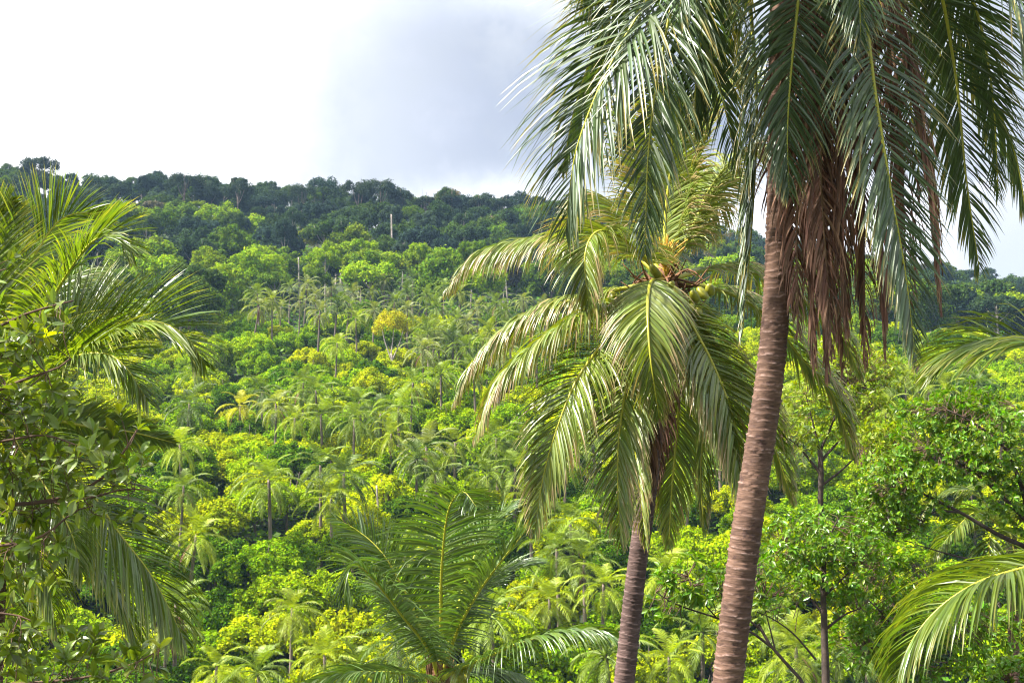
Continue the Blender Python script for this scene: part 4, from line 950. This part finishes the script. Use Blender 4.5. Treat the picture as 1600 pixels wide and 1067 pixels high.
leafy('understorey_tree', 'low tree with thin crooked dark branches between the two big palm trunks', 19,
      ([(1340, 1400), (1300, 1190), (1262, 1080), (1232, 1040), (1205, 1010), (1185, 975)], .055, .022),
      [([(1205, 1010), (1170, 985), (1120, 965), (1060, 945), (1025, 925)], .022, .008), ([(1190, 985), (1150, 950), (1120, 920)], .018, .007), ([(1212, 1018), (1204, 985), (1196, 955), (1192, 935)], .014, .006), ([(1275, 1030), (1240, 990), (1205, 965), (1180, 955)], .018, .006), ([(1120, 965), (1090, 930), (1075, 900)], .012, .006)],
      [(1075, 905, 0, 50, 40, 40, 36), (1035, 925, 0, 30, 20, 30, 14), (1125, 925, 0, 50, 35, 30, 26), (1090, 950, 0, 60, 18, 30, 18), (1200, 925, 0, 50, 30, 30, 20), (1175, 900, .4, 40, 40, 30, 26), (1230, 930, .2, 40, 30, 30, 18)],
      M_leafR, .17, .34, 8, 51, tl=.35)
leafy('shrub', 'small bright leafy shrub in the bottom right corner under the big frond', 12,
      ([(1580, 1150), (1578, 1100), (1575, 1060)], .03, .015), [([(1578, 1100), (1600, 1070), (1610, 1050)], .012, .005)],
      [(1580, 1060, 0, 50, 26, 30, 70)], M_leafR, .09, .45, 9, 53, tl=.2, twigr=.004)

# left broad-leaved tree
D8 = 8.0
bpt = at(-180, 900, D8); org = (bpt[0], D8, float(T(bpt[0], D8)))
lt = thing('broadleaf_tree', 'broad-leaved tree with olive leaves and reddish twigs covering the left edge', 'tree', org)
mb = MB(); LM = [limb(mb, [np.array(org)]+px_pts([(-170, 1000), (-190, 700), (-160, 450), (-120, 300)], D8), .14, .06, 24, 10)]
mb.build('trunk', M_twig, lt, True, org)
for bpts, r0, r1 in [([(-190, 700), (-80, 560), (20, 500), (75, 480), (115, 470)], .02, .005), ([(-180, 720), (-60, 640), (20, 600), (90, 575), (110, 560)], .02, .005), ([(-190, 800), (-60, 790), (60, 785), (140, 760), (180, 725), (215, 670)], .022, .005),
                     ([(60, 785), (130, 780), (190, 765), (235, 765)], .010, .004), ([(-180, 900), (-60, 860), (20, 850), (70, 835), (115, 800), (145, 790)], .018, .004), ([(-170, 520), (-80, 450), (-20, 430), (10, 420)], .014, .004),
                     ([(-180, 1000), (-60, 960), (20, 960), (60, 975)], .016, .004), ([(-170, 1080), (0, 1070), (120, 1060), (200, 1040), (240, 1020)], .018, .004), ([(-190, 750), (-100, 700), (0, 690), (70, 680), (130, 700)], .016, .004),
                     ([(-180, 1100), (0, 1110), (150, 1100), (250, 1060)], .016, .004)]:
    bm = MB(); LM.append(limb(bm, px_pts(bpts, D8), r0, r1, 16, 7)); bm.build('branch', M_twig, lt, True, org)
cm, cy, tw = MB(), MB(), MB(); K = D8/FPX
BL = [(20, 540, 0, 55, 55, 60, 34), (85, 520, -.1, 50, 34, 50, 24), (120, 500, -.1, 28, 20, 30, 7), (-10, 620, 0, 60, 60, 70, 40), (60, 640, .1, 60, 60, 60, 36), (100, 600, 0, 30, 40, 40, 14), (0, 720, 0, 60, 60, 70, 46), (80, 730, 0, 80, 45, 60, 44),
      (160, 715, 0, 60, 35, 50, 22), (190, 760, -.1, 50, 36, 50, 22), (215, 690, 0, 30, 24, 30, 8), (100, 790, 0, 80, 40, 50, 38), (20, 820, 0, 60, 50, 60, 38), (30, 895, 0, 45, 30, 50, 14), (90, 850, -.1, 40, 34, 40, 14), (5, 470, 0, 25, 50, 40, 14), (0, 400, 0, 14, 40, 30, 7),
      (30, 1000, 0, 70, 50, 60, 36), (110, 1040, 0, 70, 36, 50, 28), (190, 1055, 0, 60, 30, 50, 22), (245, 1035, 0, 30, 26, 30, 9), (-20, 950, 0, 50, 60, 60, 26), (60, 1080, 0, 80, 40, 60, 26)]
sprays(LM, [(at(a-(28 if b < 670 else 12), b+6, D8+dd), np.array([rx, ry, rz])*np.array([K, K*1.3, K])*.80, int(cnt*.5)) for (a, b, dd, rx, rz, ry, cnt) in BL], 1.05*.125, .42, cm, tw, 7, .0035, seed=77, alt=cy, altfrac=.06, tl=.22, droop=-.1, S=5, flat=.5, ext=1.3)
cr = cm.build('crown', M_leafL, lt, False, org); cy.build('young_leaves', M_leafLy, cr, False, org); tw.build('twig', M_twig, cr, True, org)

# ------------------------------------------------------------------ air
hm = bpy.data.materials.new('haze'); hm.use_nodes = True; ht = NT(hm.node_tree); ht.n.clear()
pv = ht.new('ShaderNodeVolumePrincipled'); pv.inputs['Color'].default_value = (.45, .68, 1.0, 1); pv.inputs['Density'].default_value = .00011
ho = ht.new('ShaderNodeOutputMaterial'); ht.l.new(pv.outputs[0], ho.inputs['Volume'])
x0, x1, y0, y1, z0, z1 = -3050, 3050, -650, 4050, -60, 135
V = [(x, y, z) for z in (z0, z1) for y in (y0, y1) for x in (x0, x1)]
mb = MB(); mb.add(V, [(0, 2, 3, 1), (4, 5, 7, 6), (0, 1, 5, 4), (2, 6, 7, 3), (0, 4, 6, 2), (1, 3, 7, 5)])
o = mb.build('haze', hm); o['kind'] = 'stuff'; o['label'] = 'thin bluish haze in the air over the hillside'; o['category'] = 'haze'
